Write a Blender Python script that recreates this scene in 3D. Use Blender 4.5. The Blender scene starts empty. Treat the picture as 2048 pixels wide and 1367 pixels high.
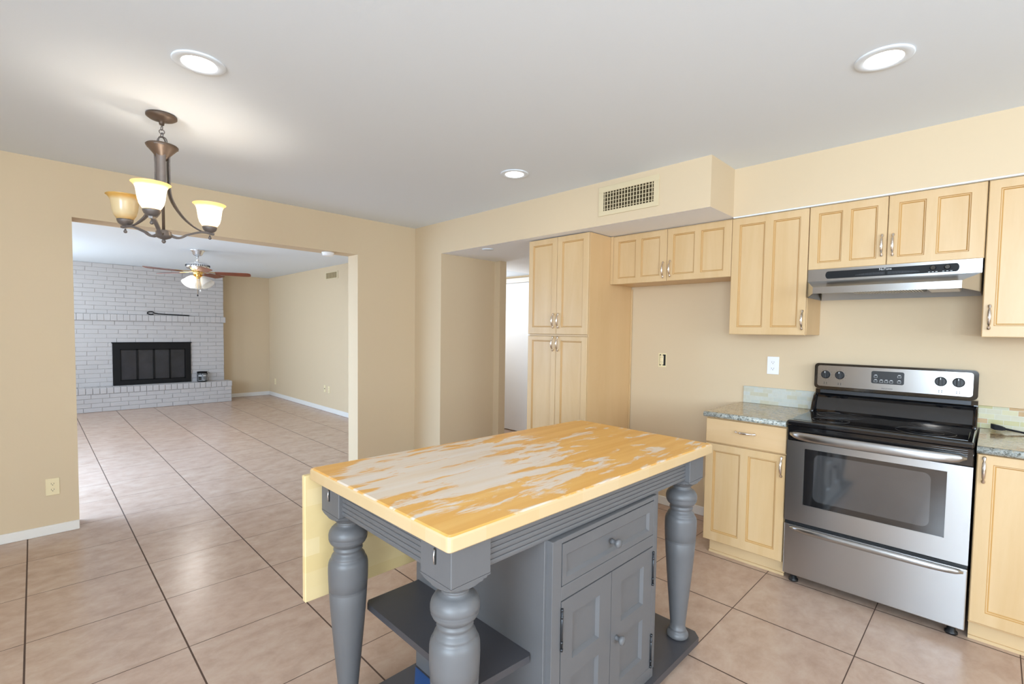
import bpy, bmesh, math, random
from mathutils import Vector, Matrix

sc = bpy.context.scene
COL = sc.collection
random.seed(7)
PI = math.pi

# ------------------------------------------------------------------ camera
CAM = Vector((0.0, 0.0, 1.38))
FPX, YAW, PIT, ROL = 963.046, .786337, -.044193, .0138677
fwd = Vector((math.cos(YAW) * math.cos(PIT), math.sin(YAW) * math.cos(PIT), math.sin(PIT)))
r0 = Vector((math.sin(YAW), -math.cos(YAW), 0))
u0 = r0.cross(fwd)
rgt = r0 * math.cos(ROL) + u0 * math.sin(ROL)
upv = rgt.cross(fwd)
cd = bpy.data.cameras.new('camera')
cam = bpy.data.objects.new('camera', cd)
COL.objects.link(cam)
cd.sensor_width = 36.0
cd.lens = FPX / 2048 * 36.0
cd.shift_y = 21.43 / 2048
cd.clip_start = .02
m = Matrix((rgt, upv, -fwd)).transposed().to_4x4()
m.translation = CAM
cam.matrix_world = m
sc.camera = cam

# ------------------------------------------------------------------ world, daylight, exposure
vs = sc.view_settings
vs.view_transform = 'Standard'
vs.look = 'None'
vs.gamma = 1.0
vs.use_curve_mapping = False
vs.exposure = 0.48
w = bpy.data.worlds.new('sky')
sc.world = w
w.use_nodes = True
bg = w.node_tree.nodes['Background']
bg.inputs[0].default_value = (.80, .90, 1.0, 1)
bg.inputs[1].default_value = 2.0


def area(name, loc, aim, sx, sy, power, color=(1, 1, 1)):
    d = bpy.data.lights.new(name, 'AREA')
    d.shape = 'RECTANGLE'
    d.size, d.size_y = sx, sy
    d.energy = power
    d.color = color
    o = bpy.data.objects.new(name, d)
    COL.objects.link(o)
    o.location = loc
    o.rotation_euler = Vector(aim).to_track_quat('-Z', 'Y').to_euler()
    return o


# daylight through windows behind and beside the camera, plus one added fill
area('daylight_kitchen_west', (-2.62, -.85, 1.62), (1, 0, .16), 2.8, 1.3, 148, (.80, 1.0, 1.19))
area('daylight_kitchen_south', (.6, -2.62, 1.6), (0, 1, .16), 2.8, 1.3, 43, (.80, 1.0, 1.19))
area('daylight_living', (-1.05, 5.75, 1.15), (1, 0, -1.5), 2.0, 2.0, 80, (.60, .95, 1.45))
area('fill_living_far', (-1.05, 8.7, 1.6), (1, 0, .45), 2.0, 1.1, 38, (.80, 1.0, 1.19))  # added fill behind a made-up window, brightens brick and living room


def point(name, loc, power, color=(1, 1, 1), radius=.03):
    d = bpy.data.lights.new(name, 'POINT')
    d.energy = power
    d.color = color
    d.shadow_soft_size = radius
    o = bpy.data.objects.new(name, d)
    COL.objects.link(o)
    o.location = loc
    return o


# ------------------------------------------------------------------ helpers
def lin(c):
    c = c / 255.0
    return c / 12.92 if c <= .04045 else ((c + .055) / 1.055) ** 2.4


def rgb(r, g, b):
    return (lin(r), lin(g), lin(b), 1)


def new_mat(name):
    mt = bpy.data.materials.new(name)
    mt.use_nodes = True
    nt = mt.node_tree
    return mt, nt, nt.nodes['Principled BSDF']


def plain(name, color, rough=.5, metal=0.0, spec=.5, ior=None, bump=0, bscale=200, var=0, vscale=6, coat=0):
    mt, nt, p = new_mat(name)
    p.inputs['Base Color'].default_value = color
    p.inputs['Roughness'].default_value = rough
    p.inputs['Metallic'].default_value = metal
    if ior:
        p.inputs['IOR'].default_value = ior
    p.inputs['Specular IOR Level'].default_value = spec
    if coat:
        p.inputs['Coat Weight'].default_value = coat
        p.inputs['Coat Roughness'].default_value = .05
    tc = nt.nodes.new('ShaderNodeTexCoord')
    if var:
        n = nt.nodes.new('ShaderNodeTexNoise')
        n.inputs['Scale'].default_value = vscale
        n.inputs['Detail'].default_value = 5
        nt.links.new(tc.outputs['Object'], n.inputs['Vector'])
        mx = nt.nodes.new('ShaderNodeMix')
        mx.data_type = 'RGBA'
        mx.inputs[6].default_value = tuple(c * (1 - var) for c in color[:3]) + (1,)
        mx.inputs[7].default_value = tuple(min(1, c * (1 + var)) for c in color[:3]) + (1,)
        nt.links.new(n.outputs['Fac'], mx.inputs[0])
        nt.links.new(mx.outputs[2], p.inputs['Base Color'])
    if bump:
        n = nt.nodes.new('ShaderNodeTexNoise')
        n.inputs['Scale'].default_value = bscale
        n.inputs['Detail'].default_value = 3
        nt.links.new(tc.outputs['Object'], n.inputs['Vector'])
        b = nt.nodes.new('ShaderNodeBump')
        b.inputs['Strength'].default_value = bump
        b.inputs['Distance'].default_value = .002
        nt.links.new(n.outputs['Fac'], b.inputs['Height'])
        nt.links.new(b.outputs['Normal'], p.inputs['Normal'])
    return mt


def ramp(nt, stops):
    r = nt.nodes.new('ShaderNodeValToRGB')
    e = r.color_ramp.elements
    e[0].position, e[0].color = stops[0]
    e[1].position, e[1].color = stops[-1]
    for pos, c in stops[1:-1]:
        x = e.new(pos)
        x.color = c
    return r


def wood(name, c_lo, c_hi, scale, rough=.38, detail=6):
    mt, nt, p = new_mat(name)
    tc = nt.nodes.new('ShaderNodeTexCoord')
    mp = nt.nodes.new('ShaderNodeMapping')
    mp.inputs['Scale'].default_value = scale
    nt.links.new(tc.outputs['Object'], mp.inputs['Vector'])
    n = nt.nodes.new('ShaderNodeTexNoise')
    n.inputs['Scale'].default_value = 1.0
    n.inputs['Detail'].default_value = detail
    n.inputs['Roughness'].default_value = .62
    n.inputs['Distortion'].default_value = .4
    nt.links.new(mp.outputs['Vector'], n.inputs['Vector'])
    r = ramp(nt, [(.3, c_lo), (.7, c_hi)])
    nt.links.new(n.outputs['Fac'], r.inputs['Fac'])
    nt.links.new(r.outputs['Color'], p.inputs['Base Color'])
    p.inputs['Roughness'].default_value = rough
    return mt


def emit(name, color, strength):
    mt, nt, p = new_mat(name)
    p.inputs['Base Color'].default_value = (.8, .8, .8, 1)
    p.inputs['Emission Color'].default_value = color
    p.inputs['Emission Strength'].default_value = strength
    return mt


def math_node(nt, op, a, b=None, c=None):
    n = nt.nodes.new('ShaderNodeMath')
    n.operation = op
    for i, v in enumerate((a, b, c)):
        if v is None:
            continue
        if isinstance(v, (int, float)):
            n.inputs[i].default_value = v
        else:
            nt.links.new(v, n.inputs[i])
    return n.outputs[0]


def mix_rgb(nt, fac, a, b):
    mx = nt.nodes.new('ShaderNodeMix')
    mx.data_type = 'RGBA'
    for i, v in ((0, fac), (6, a), (7, b)):
        if isinstance(v, tuple):
            mx.inputs[i].default_value = v
        elif isinstance(v, (int, float)):
            mx.inputs[i].default_value = v
        else:
            nt.links.new(v, mx.inputs[i])
    return mx.outputs[2]


# ------------------------------------------------------------------ materials
M = {}
M['wall'] = plain('beige_wall_paint', rgb(217, 195, 163), .65, bump=.12, bscale=120, spec=.25)
M['ceil'] = plain('white_ceiling_paint', rgb(232, 238, 244), .8, bump=.1, bscale=150, spec=.2)
M['soffit_white'] = plain('soffit_white_lightened', rgb(248, 249, 252), .8, spec=.2)  # ceiling white made lighter to lift the dim soffit underside
M['white'] = plain('white_trim_paint', rgb(236, 231, 224), .4)
M['door_white'] = plain('white_door_paint', rgb(242, 243, 246), .4)
M['maple'] = wood('maple_vertical_grain', rgb(207, 172, 124), rgb(217, 186, 142), (9, 9, 1.1))
M['maple_h'] = wood('maple_horizontal_grain', rgb(209, 174, 128), rgb(218, 186, 144), (9, 1.1, 9))
M['maple_side'] = wood('maple_side_panel', rgb(214, 176, 126), rgb(222, 186, 138), (4, 4, .8))
M['bead'] = plain('maple_bead_shade', rgb(192, 148, 88), .45)  # darker maple: shadow in the panel grooves put into the colour
M['toe'] = plain('maple_toe_board', rgb(214, 184, 140), .5, var=.06)
M['gap'] = plain('dark_cabinet_gap', rgb(90, 55, 30), .8)
M['pull'] = plain('brushed_nickel_pull', (.78, .70, .62, 1), .22, 1.0)
M['grey'] = plain('slate_grey_paint', rgb(100, 99, 100), .42, var=.07, vscale=9, bump=.08, bscale=60)
M['grey_dark'] = plain('charcoal_shelf_shade', rgb(70, 68, 71), .4, var=.12, vscale=7)  # darker grey: the shelf's shade under the tabletop put into the colour
M['blue'] = plain('blue_paint_patch', rgb(48, 84, 140), .5)
M['chrome'] = plain('polished_chrome', (.86, .87, .89, 1), .26, 1.0)
M['black_gloss'] = plain('black_gloss_enamel', (.006, .006, .007, 1), .08, ior=1.75)
M['black_glass'] = plain('black_ceramic_glass', (.008, .008, .009, 1), .06, ior=2.0)
M['black_satin'] = plain('black_satin_plastic', (.012, .012, .013, 1), .38)
M['dark_grey'] = plain('dark_grey_metal', rgb(62, 63, 66), .35, .6)
M['ring_grey'] = plain('burner_print_grey', rgb(60, 60, 62), .2)
M['print_white'] = plain('white_print', rgb(225, 225, 225), .5)
M['print_dark'] = plain('dark_print', rgb(70, 70, 74), .5)
M['bronze'] = plain('oil_rubbed_bronze', rgb(88, 72, 60), .42, .25, var=.25, vscale=20)
M['iron'] = plain('dark_iron', rgb(112, 104, 100), .42, .3, var=.2, vscale=20)
M['black_iron'] = plain('black_iron', rgb(14, 13, 14), .5, 0, spec=.25)
M['cream'] = plain('cream_plastic', rgb(240, 222, 180), .35)
M['white_plastic'] = plain('white_plastic', rgb(246, 246, 248), .3)
M['slot'] = plain('dark_slot', (.02, .018, .015, 1), .7)
M['vent'] = plain('beige_vent_paint', rgb(218, 200, 164), .5)
M['vent_dark'] = plain('vent_cavity', rgb(58, 46, 22), .9)
M['brick'] = plain('white_painted_brick', rgb(194, 188, 186), .7, var=.06, vscale=5, bump=.5, bscale=60, spec=.25)
M['mortar'] = plain('painted_mortar', rgb(184, 178, 175), .85, bump=.4, bscale=80)
M['fire_glass'] = plain('smoked_fireplace_glass', rgb(46, 48, 53), .12, spec=.6, var=.5, vscale=5)
M['blade'] = wood('fan_blade_walnut', rgb(112, 56, 34), rgb(142, 74, 46), (6, 6, 6), .4)
M['brass'] = plain('brass_bracket', rgb(226, 190, 120), .25, 1.0)
M['cord'] = plain('black_rubber_cord', (.006, .006, .007, 1), .6, spec=.25)
M['patch'] = plain('joint_compound_patch', rgb(238, 222, 178), .8)
M['tin'] = plain('grey_tin_label', rgb(122, 124, 128), .4, .2, var=.5, vscale=28)
M['hood_in'] = plain('hood_underside_steel', rgb(196, 198, 202), .4, .5)


def steel_mat():
    mt, nt, p = new_mat('brushed_stainless_steel')
    p.inputs['Base Color'].default_value = (.48, .48, .48, 1)
    p.inputs['Metallic'].default_value = 1.0
    p.inputs['Roughness'].default_value = .28
    p.inputs['Anisotropic'].default_value = .7
    p.inputs['Anisotropic Rotation'].default_value = .25
    tg = nt.nodes.new('ShaderNodeTangent')
    tg.direction_type = 'RADIAL'
    tg.axis = 'Z'
    nt.links.new(tg.outputs['Tangent'], p.inputs['Tangent'])
    return mt


M['steel'] = steel_mat()


def floor_mat():
    mt, nt, p = new_mat('beige_ceramic_floor_tile')
    tc = nt.nodes.new('ShaderNodeTexCoord')
    sp = nt.nodes.new('ShaderNodeSeparateXYZ')
    nt.links.new(tc.outputs['Object'], sp.inputs[0])
    X, Y = sp.outputs[0], sp.outputs[1]
    # tile pitch is a hair wider near the kitchen, as laid
    pitch = math_node(nt, 'SUBTRACT', .5095, math_node(nt, 'MULTIPLY', math_node(nt, 'MINIMUM', math_node(nt, 'MAXIMUM', Y, 0.0), 4.0), .0027))
    U = math_node(nt, 'DIVIDE', math_node(nt, 'SUBTRACT', X, .4525), pitch)
    V = math_node(nt, 'DIVIDE', math_node(nt, 'SUBTRACT', Y, .3735), .5078)

    def edge(t):
        f = math_node(nt, 'FRACT', t)
        return math_node(nt, 'MINIMUM', f, math_node(nt, 'SUBTRACT', 1.0, f))
    eu, ev = edge(U), edge(V)
    gu = math_node(nt, 'LESS_THAN', eu, .0066)
    gv = math_node(nt, 'LESS_THAN', ev, .0040)
    g = math_node(nt, 'MAXIMUM', gu, gv)
    cmb = nt.nodes.new('ShaderNodeCombineXYZ')
    nt.links.new(math_node(nt, 'FLOOR', U), cmb.inputs[0])
    nt.links.new(math_node(nt, 'FLOOR', V), cmb.inputs[1])
    wn = nt.nodes.new('ShaderNodeTexWhiteNoise')
    wn.noise_dimensions = '2D'
    nt.links.new(cmb.outputs[0], wn.inputs['Vector'])
    # streaky stone clouding, shifted per tile
    off = nt.nodes.new('ShaderNodeVectorMath')
    off.operation = 'MULTIPLY_ADD'
    nt.links.new(wn.outputs['Color'], off.inputs[0])
    off.inputs[1].default_value = (9, 9, 9)
    nt.links.new(tc.outputs['Object'], off.inputs[2])
    mp = nt.nodes.new('ShaderNodeMapping')
    mp.inputs['Scale'].default_value = (8, 11, 8)
    nt.links.new(off.outputs[0], mp.inputs['Vector'])
    n1 = nt.nodes.new('ShaderNodeTexNoise')
    n1.inputs['Scale'].default_value = 1
    n1.inputs['Detail'].default_value = 8
    n1.inputs['Roughness'].default_value = .68
    n1.inputs['Distortion'].default_value = .25
    nt.links.new(mp.outputs['Vector'], n1.inputs['Vector'])
    r = ramp(nt, [(.28, rgb(174, 144, 124)), (.5, rgb(190, 162, 142)), (.72, rgb(200, 176, 156))])
    nt.links.new(n1.outputs['Fac'], r.inputs['Fac'])
    tint = mix_rgb(nt, math_node(nt, 'MULTIPLY', wn.outputs['Value'], .25), r.outputs['Color'], rgb(194, 164, 145))
    c = mix_rgb(nt, g, tint, rgb(84, 62, 50))
    nt.links.new(c, p.inputs['Base Color'])
    rr = math_node(nt, 'ADD', .27, math_node(nt, 'MULTIPLY', g, .5))
    nt.links.new(rr, p.inputs['Roughness'])
    p.inputs['Specular IOR Level'].default_value = .5
    b = nt.nodes.new('ShaderNodeBump')
    b.inputs['Distance'].default_value = .0015
    b.inputs['Strength'].default_value = .5
    nt.links.new(math_node(nt, 'SUBTRACT', 1.0, g), b.inputs['Height'])
    nt.links.new(b.outputs['Normal'], p.inputs['Normal'])
    return mt


M['floor'] = floor_mat()


def butcher_mat():
    mt, nt, p = new_mat('worn_butcher_block')
    tc = nt.nodes.new('ShaderNodeTexCoord')
    geo = nt.nodes.new('ShaderNodeNewGeometry')
    sp = nt.nodes.new('ShaderNodeSeparateXYZ')
    nt.links.new(tc.outputs['Object'], sp.inputs[0])
    X, Y = sp.outputs[0], sp.outputs[1]
    mp = nt.nodes.new('ShaderNodeMapping')
    mp.inputs['Scale'].default_value = (3.6, 13.0, 3)
    nt.links.new(tc.outputs['Object'], mp.inputs['Vector'])
    n = nt.nodes.new('ShaderNodeTexNoise')
    n.inputs['Scale'].default_value = 1.35
    n.inputs['Detail'].default_value = 7
    n.inputs['Roughness'].default_value = .6
    n.inputs['Distortion'].default_value = .5
    nt.links.new(mp.outputs['Vector'], n.inputs['Vector'])
    # wear is heaviest around one worked spot near the dropped-leaf end
    dx = math_node(nt, 'MULTIPLY', math_node(nt, 'SUBTRACT', X, -.33), 2.1)
    dy = math_node(nt, 'MULTIPLY', math_node(nt, 'SUBTRACT', Y, .14), 2.9)
    d2 = math_node(nt, 'ADD', math_node(nt, 'MULTIPLY', dx, dx), math_node(nt, 'MULTIPLY', dy, dy))
    spot = math_node(nt, 'MULTIPLY', math_node(nt, 'EXPONENT', math_node(nt, 'MULTIPLY', d2, -1.0)), .25)
    wear = math_node(nt, 'ADD', n.outputs['Fac'], spot)
    rw = ramp(nt, [(.575, (0, 0, 0, 1)), (.645, (1, 1, 1, 1))])
    nt.links.new(wear, rw.inputs['Fac'])
    # staves running the long way
    mp2 = nt.nodes.new('ShaderNodeMapping')
    mp2.inputs['Scale'].default_value = (1.2, 22, 4)
    nt.links.new(tc.outputs['Object'], mp2.inputs['Vector'])
    n2 = nt.nodes.new('ShaderNodeTexNoise')
    n2.inputs['Scale'].default_value = 1
    n2.inputs['Detail'].default_value = 5
    nt.links.new(mp2.outputs['Vector'], n2.inputs['Vector'])
    r1 = ramp(nt, [(.3, rgb(220, 156, 72)), (.7, rgb(233, 180, 100))])
    nt.links.new(n2.outputs['Fac'], r1.inputs['Fac'])
    r2 = ramp(nt, [(.3, rgb(222, 198, 170)), (.7, rgb(226, 212, 198))])
    nt.links.new(n2.outputs['Fac'], r2.inputs['Fac'])
    top = mix_rgb(nt, rw.outputs['Color'], r1.outputs['Color'], r2.outputs['Color'])
    # the sides are paler, blocky staves
    cmb = nt.nodes.new('ShaderNodeCombineXYZ')
    nt.links.new(math_node(nt, 'FLOOR', math_node(nt, 'MULTIPLY', X, 5.2)), cmb.inputs[0])
    nt.links.new(math_node(nt, 'FLOOR', math_node(nt, 'MULTIPLY', Y, 16)), cmb.inputs[1])
    wn = nt.nodes.new('ShaderNodeTexWhiteNoise')
    wn.noise_dimensions = '2D'
    nt.links.new(cmb.outputs[0], wn.inputs['Vector'])
    side = mix_rgb(nt, wn.outputs['Value'], rgb(204, 172, 124), rgb(209, 182, 142))
    sn = nt.nodes.new('ShaderNodeSeparateXYZ')
    nt.links.new(geo.outputs['True Normal'], sn.inputs[0])
    f = math_node(nt, 'GREATER_THAN', sn.outputs[2], .6)
    nt.links.new(mix_rgb(nt, f, side, top), p.inputs['Base Color'])
    p.inputs['Roughness'].default_value = .42
    return mt


M['butcher'] = butcher_mat()


def leaf_mat():
    mt, nt, p = new_mat('pale_block_leaf')
    tc = nt.nodes.new('ShaderNodeTexCoord')
    sp = nt.nodes.new('ShaderNodeSeparateXYZ')
    nt.links.new(tc.outputs['Object'], sp.inputs[0])
    cmb = nt.nodes.new('ShaderNodeCombineXYZ')
    row = math_node(nt, 'FLOOR', math_node(nt, 'MULTIPLY', sp.outputs[2], 17))
    nt.links.new(math_node(nt, 'FLOOR', math_node(nt, 'ADD', math_node(nt, 'MULTIPLY', sp.outputs[0], 2.6), math_node(nt, 'MULTIPLY', row, .37))), cmb.inputs[0])
    nt.links.new(row, cmb.inputs[1])
    wn = nt.nodes.new('ShaderNodeTexWhiteNoise')
    wn.noise_dimensions = '2D'
    nt.links.new(cmb.outputs[0], wn.inputs['Vector'])
    c = mix_rgb(nt, wn.outputs['Value'], rgb(228, 200, 142), rgb(236, 212, 164))
    nt.links.new(c, p.inputs['Base Color'])
    p.inputs['Roughness'].default_value = .45
    return mt


M['leaf'] = leaf_mat()


def granite_mat(name, top):
    mt, nt, p = new_mat(name)
    tc = nt.nodes.new('ShaderNodeTexCoord')
    n = nt.nodes.new('ShaderNodeTexNoise')
    n.inputs['Scale'].default_value = 38 if top else 75
    n.inputs['Detail'].default_value = 8
    n.inputs['Roughness'].default_value = .75
    nt.links.new(tc.outputs['Object'], n.inputs['Vector'])
    v = nt.nodes.new('ShaderNodeTexVoronoi')
    v.inputs['Scale'].default_value = 130
    nt.links.new(tc.outputs['Object'], v.inputs['Vector'])
    if top:
        r = ramp(nt, [(.30, rgb(110, 94, 72)), (.44, rgb(168, 142, 102)), (.58, rgb(198, 178, 142)), (.72, rgb(170, 174, 170))])
    else:
        r = ramp(nt, [(.36, rgb(52, 54, 50)), (.44, rgb(140, 142, 132)), (.55, rgb(196, 202, 200)), (.64, rgb(178, 158, 112))])
    nt.links.new(n.outputs['Fac'], r.inputs['Fac'])
    c = mix_rgb(nt, math_node(nt, 'MULTIPLY', math_node(nt, 'LESS_THAN', v.outputs['Distance'], .28), .35), r.outputs['Color'], rgb(60, 54, 46))
    nt.links.new(c, p.inputs['Base Color'])
    p.inputs['Roughness'].default_value = .12
    return mt


M['granite'] = granite_mat('polished_granite_top', True)
M['granite_edge'] = granite_mat('polished_granite_edge', False)


def mosaic_mat(name, pal):
    mt, nt, p = new_mat(name)
    tc = nt.nodes.new('ShaderNodeTexCoord')
    sp = nt.nodes.new('ShaderNodeSeparateXYZ')
    nt.links.new(tc.outputs['Object'], sp.inputs[0])
    zz = math_node(nt, 'MULTIPLY', sp.outputs[2], 38)
    row = math_node(nt, 'FLOOR', zz)
    yy = math_node(nt, 'ADD', math_node(nt, 'MULTIPLY', sp.outputs[1], 17), math_node(nt, 'MULTIPLY', row, .43))
    cmb = nt.nodes.new('ShaderNodeCombineXYZ')
    nt.links.new(math_node(nt, 'FLOOR', yy), cmb.inputs[0])
    nt.links.new(row, cmb.inputs[1])
    wn = nt.nodes.new('ShaderNodeTexWhiteNoise')
    wn.noise_dimensions = '2D'
    nt.links.new(cmb.outputs[0], wn.inputs['Vector'])
    r = ramp(nt, pal)
    r.color_ramp.interpolation = 'CONSTANT' if len(pal) > 3 else 'LINEAR'
    nt.links.new(wn.outputs['Value'], r.inputs['Fac'])
    n = nt.nodes.new('ShaderNodeTexNoise')
    n.inputs['Scale'].default_value = 60
    n.inputs['Detail'].default_value = 6
    nt.links.new(tc.outputs['Object'], n.inputs['Vector'])
    c = mix_rgb(nt, math_node(nt, 'MULTIPLY', n.outputs['Fac'], .35), r.outputs['Color'], rgb(170, 160, 130))

    def edge(t):
        f = math_node(nt, 'FRACT', t)
        return math_node(nt, 'MINIMUM', f, math_node(nt, 'SUBTRACT', 1.0, f))
    g = math_node(nt, 'MAXIMUM', math_node(nt, 'LESS_THAN', edge(yy), .015), math_node(nt, 'LESS_THAN', edge(zz), .035))
    nt.links.new(mix_rgb(nt, g, c, rgb(206, 204, 190)), p.inputs['Base Color'])
    p.inputs['Roughness'].default_value = .3
    return mt


M['mosaic_pale'] = mosaic_mat('pale_glass_mosaic', [(0, rgb(196, 202, 196)), (.5, rgb(206, 210, 206)), (1, rgb(200, 196, 174))])
M['mosaic_warm'] = mosaic_mat('warm_stone_mosaic', [(0, rgb(190, 188, 158)), (.3, rgb(208, 200, 160)), (.5, rgb(184, 176, 120)), (.68, rgb(186, 144, 88)), (.8, rgb(202, 196, 170)), (1, rgb(180, 176, 150))])


def shade_mat(name, mid, rim, trans, h, glow=0.0):
    """scavo glass: amber at rim and foot, cream between; passes the bulb's light"""
    mt, nt, p = new_mat(name)
    tc = nt.nodes.new('ShaderNodeTexCoord')
    sp = nt.nodes.new('ShaderNodeSeparateXYZ')
    nt.links.new(tc.outputs['Object'], sp.inputs[0])
    t = math_node(nt, 'DIVIDE', math_node(nt, 'SUBTRACT', sp.outputs[2], h[0]), h[1] - h[0])
    n = nt.nodes.new('ShaderNodeTexNoise')
    n.inputs['Scale'].default_value = 12
    nt.links.new(tc.outputs['Object'], n.inputs['Vector'])
    t2 = math_node(nt, 'ADD', t, math_node(nt, 'MULTIPLY', math_node(nt, 'SUBTRACT', n.outputs['Fac'], .5), .12))
    r = ramp(nt, [(0, rim), (.30, mid), (.80, mid), (.93, rim), (1, rim)])
    nt.links.new(t2, r.inputs['Fac'])
    nt.nodes.remove(p)
    dif = nt.nodes.new('ShaderNodeBsdfDiffuse')
    trn = nt.nodes.new('ShaderNodeBsdfTranslucent')
    gl = nt.nodes.new('ShaderNodeBsdfGlossy')
    gl.inputs['Roughness'].default_value = .25
    nt.links.new(r.outputs['Color'], dif.inputs['Color'])
    nt.links.new(r.outputs['Color'], trn.inputs['Color'])
    m1 = nt.nodes.new('ShaderNodeMixShader')
    m1.inputs[0].default_value = trans
    nt.links.new(dif.outputs[0], m1.inputs[1])
    nt.links.new(trn.outputs[0], m1.inputs[2])
    m2 = nt.nodes.new('ShaderNodeMixShader')
    m2.inputs[0].default_value = .06
    nt.links.new(m1.outputs[0], m2.inputs[1])
    nt.links.new(gl.outputs[0], m2.inputs[2])
    if glow:
        em = nt.nodes.new('ShaderNodeEmission')
        em.inputs['Strength'].default_value = glow
        nt.links.new(r.outputs['Color'], em.inputs['Color'])
        ad = nt.nodes.new('ShaderNodeAddShader')
        nt.links.new(m2.outputs[0], ad.inputs[0])
        nt.links.new(em.outputs[0], ad.inputs[1])
        m2 = ad
    nt.links.new(m2.outputs[0], nt.nodes['Material Output'].inputs['Surface'])
    return mt


M['fan_shade'] = shade_mat('frosted_fan_glass', (.9, .88, .84, 1), (.9, .88, .84, 1), .6, (0, 1))


# ------------------------------------------------------------------ mesh building
class MB:
    def __init__(self):
        self.bm = bmesh.new()

    def _finish_new(self, faces, mat, smooth):
        for f in faces:
            f.material_index = mat
            f.smooth = smooth

    def box(self, a, b, bev=0.0, seg=2, mat=0):
        x0, x1 = sorted((a[0], b[0]))
        y0, y1 = sorted((a[1], b[1]))
        z0, z1 = sorted((a[2], b[2]))
        bm = self.bm
        vs_ = [bm.verts.new(p) for p in ((x0, y0, z0), (x1, y0, z0), (x1, y1, z0), (x0, y1, z0), (x0, y0, z1), (x1, y0, z1), (x1, y1, z1), (x0, y1, z1))]
        fs = [bm.faces.new([vs_[i] for i in q]) for q in ((0, 3, 2, 1), (4, 5, 6, 7), (0, 1, 5, 4), (1, 2, 6, 5), (2, 3, 7, 6), (3, 0, 4, 7))]
        for f in fs:
            f.material_index = mat
        if bev > 0:
            es = set(e for f in fs for e in f.edges)
            r = bmesh.ops.bevel(bm, geom=list(es), offset=bev, segments=seg, affect='EDGES', profile=.5)
            for f in r['faces']:
                f.material_index = mat
        return self

    def poly_prism(self, pts, vec, mat=0, capmat=None):
        """closed polygon (3D points) swept along vec"""
        bm = self.bm
        vec = Vector(vec)
        a = [bm.verts.new(p) for p in pts]
        b = [bm.verts.new(Vector(p) + vec) for p in pts]
        n = len(pts)
        f0 = bm.faces.new(a[::-1])
        f1 = bm.faces.new(b)
        for f in (f0, f1):
            f.material_index = mat if capmat is None else capmat
        for i in range(n):
            f = bm.faces.new((a[i], a[(i + 1) % n], b[(i + 1) % n], b[i]))
            f.material_index = mat
        return self

    def loft(self, rings, closed=True, cap=True, smooth=True, mat=0):
        bm = self.bm
        R = [[bm.verts.new(p) for p in ring] for ring in rings]
        n = len(R[0])
        for i in range(len(R) - 1):
            for j in range(n if closed else n - 1):
                k = (j + 1) % n
                f = bm.faces.new((R[i][j], R[i][k], R[i + 1][k], R[i + 1][j]))
                f.smooth = smooth
                f.material_index = mat
        if cap and closed:
            for ring, flip in ((R[0], True), (R[-1], False)):
                f = bm.faces.new(ring[::-1] if flip else ring)
                f.material_index = mat
        return self

    def lathe(self, c, prof, axis=(0, 0, 1), n=32, mat=0, cap=True, smooth=True, sx=1.0, phase=0):
        """prof: (height, radius) along axis from point c"""
        ax = Vector(axis).normalized()
        t = Vector((1, 0, 0)) if abs(ax.x) < .9 else Vector((0, 1, 0))
        e1 = (t - ax * t.dot(ax)).normalized()
        e2 = ax.cross(e1)
        c = Vector(c)
        rings = []
        for h, r in prof:
            r = max(r, 1e-5)
            rings.append([c + ax * h + e1 * (r * math.cos(2 * PI * k / n + phase)) + e2 * (r * math.sin(2 * PI * k / n + phase)) for k in range(n)])
        return self.loft(rings, True, cap, smooth, mat)

    def tube(self, path, r, n=10, mat=0, cap=True, flat=None):
        """round (or flat = (width, thick, updir)) bar along a path; r number or list"""
        P = [Vector(p) for p in path]
        rings = []
        prev = None
        for i, p in enumerate(P):
            d = (P[min(i + 1, len(P) - 1)] - P[max(i - 1, 0)]).normalized()
            if flat:
                up = Vector(flat[2])
                s = d.cross(up)
                s = s.normalized() if s.length > 1e-6 else Vector((1, 0, 0))
                u = s.cross(d).normalized()
                wv, th = flat[0] / 2, flat[1] / 2
                rings.append([p + s * wv + u * th, p - s * wv + u * th, p - s * wv - u * th, p + s * wv - u * th])
                continue
            if prev is None:
                t = Vector((0, 0, 1)) if abs(d.z) < .9 else Vector((1, 0, 0))
                e1 = (t - d * t.dot(d)).normalized()
            else:
                e1 = (prev - d * prev.dot(d)).normalized()
            prev = e1
            e2 = d.cross(e1)
            rr = r[i] if isinstance(r, (list, tuple)) else r
            rings.append([p + e1 * (rr * math.cos(2 * PI * k / n)) + e2 * (rr * math.sin(2 * PI * k / n)) for k in range(n)])
        return self.loft(rings, True, cap, not flat, mat)

    def torus(self, c, R, r, axis=(0, 0, 1), n=28, m=10, sy=1.0, mat=0):
        ax = Vector(axis).normalized()
        t = Vector((1, 0, 0)) if abs(ax.x) < .9 else Vector((0, 1, 0))
        e1 = (t - ax * t.dot(ax)).normalized()
        e2 = ax.cross(e1)
        c = Vector(c)
        bm = self.bm
        rows = []
        for i in range(n):
            a = 2 * PI * i / n
            d = e1 * math.cos(a) + e2 * math.sin(a)
            q = c + e1 * (R * math.cos(a)) + e2 * (R * sy * math.sin(a))
            rows.append([bm.verts.new(q + d * (r * math.cos(2 * PI * k / m)) + ax * (r * math.sin(2 * PI * k / m))) for k in range(m)])
        for i in range(n):
            for k in range(m):
                f = bm.faces.new((rows[i][k], rows[(i + 1) % n][k], rows[(i + 1) % n][(k + 1) % m], rows[i][(k + 1) % m]))
                f.smooth = True
                f.material_index = mat
        return self

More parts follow.
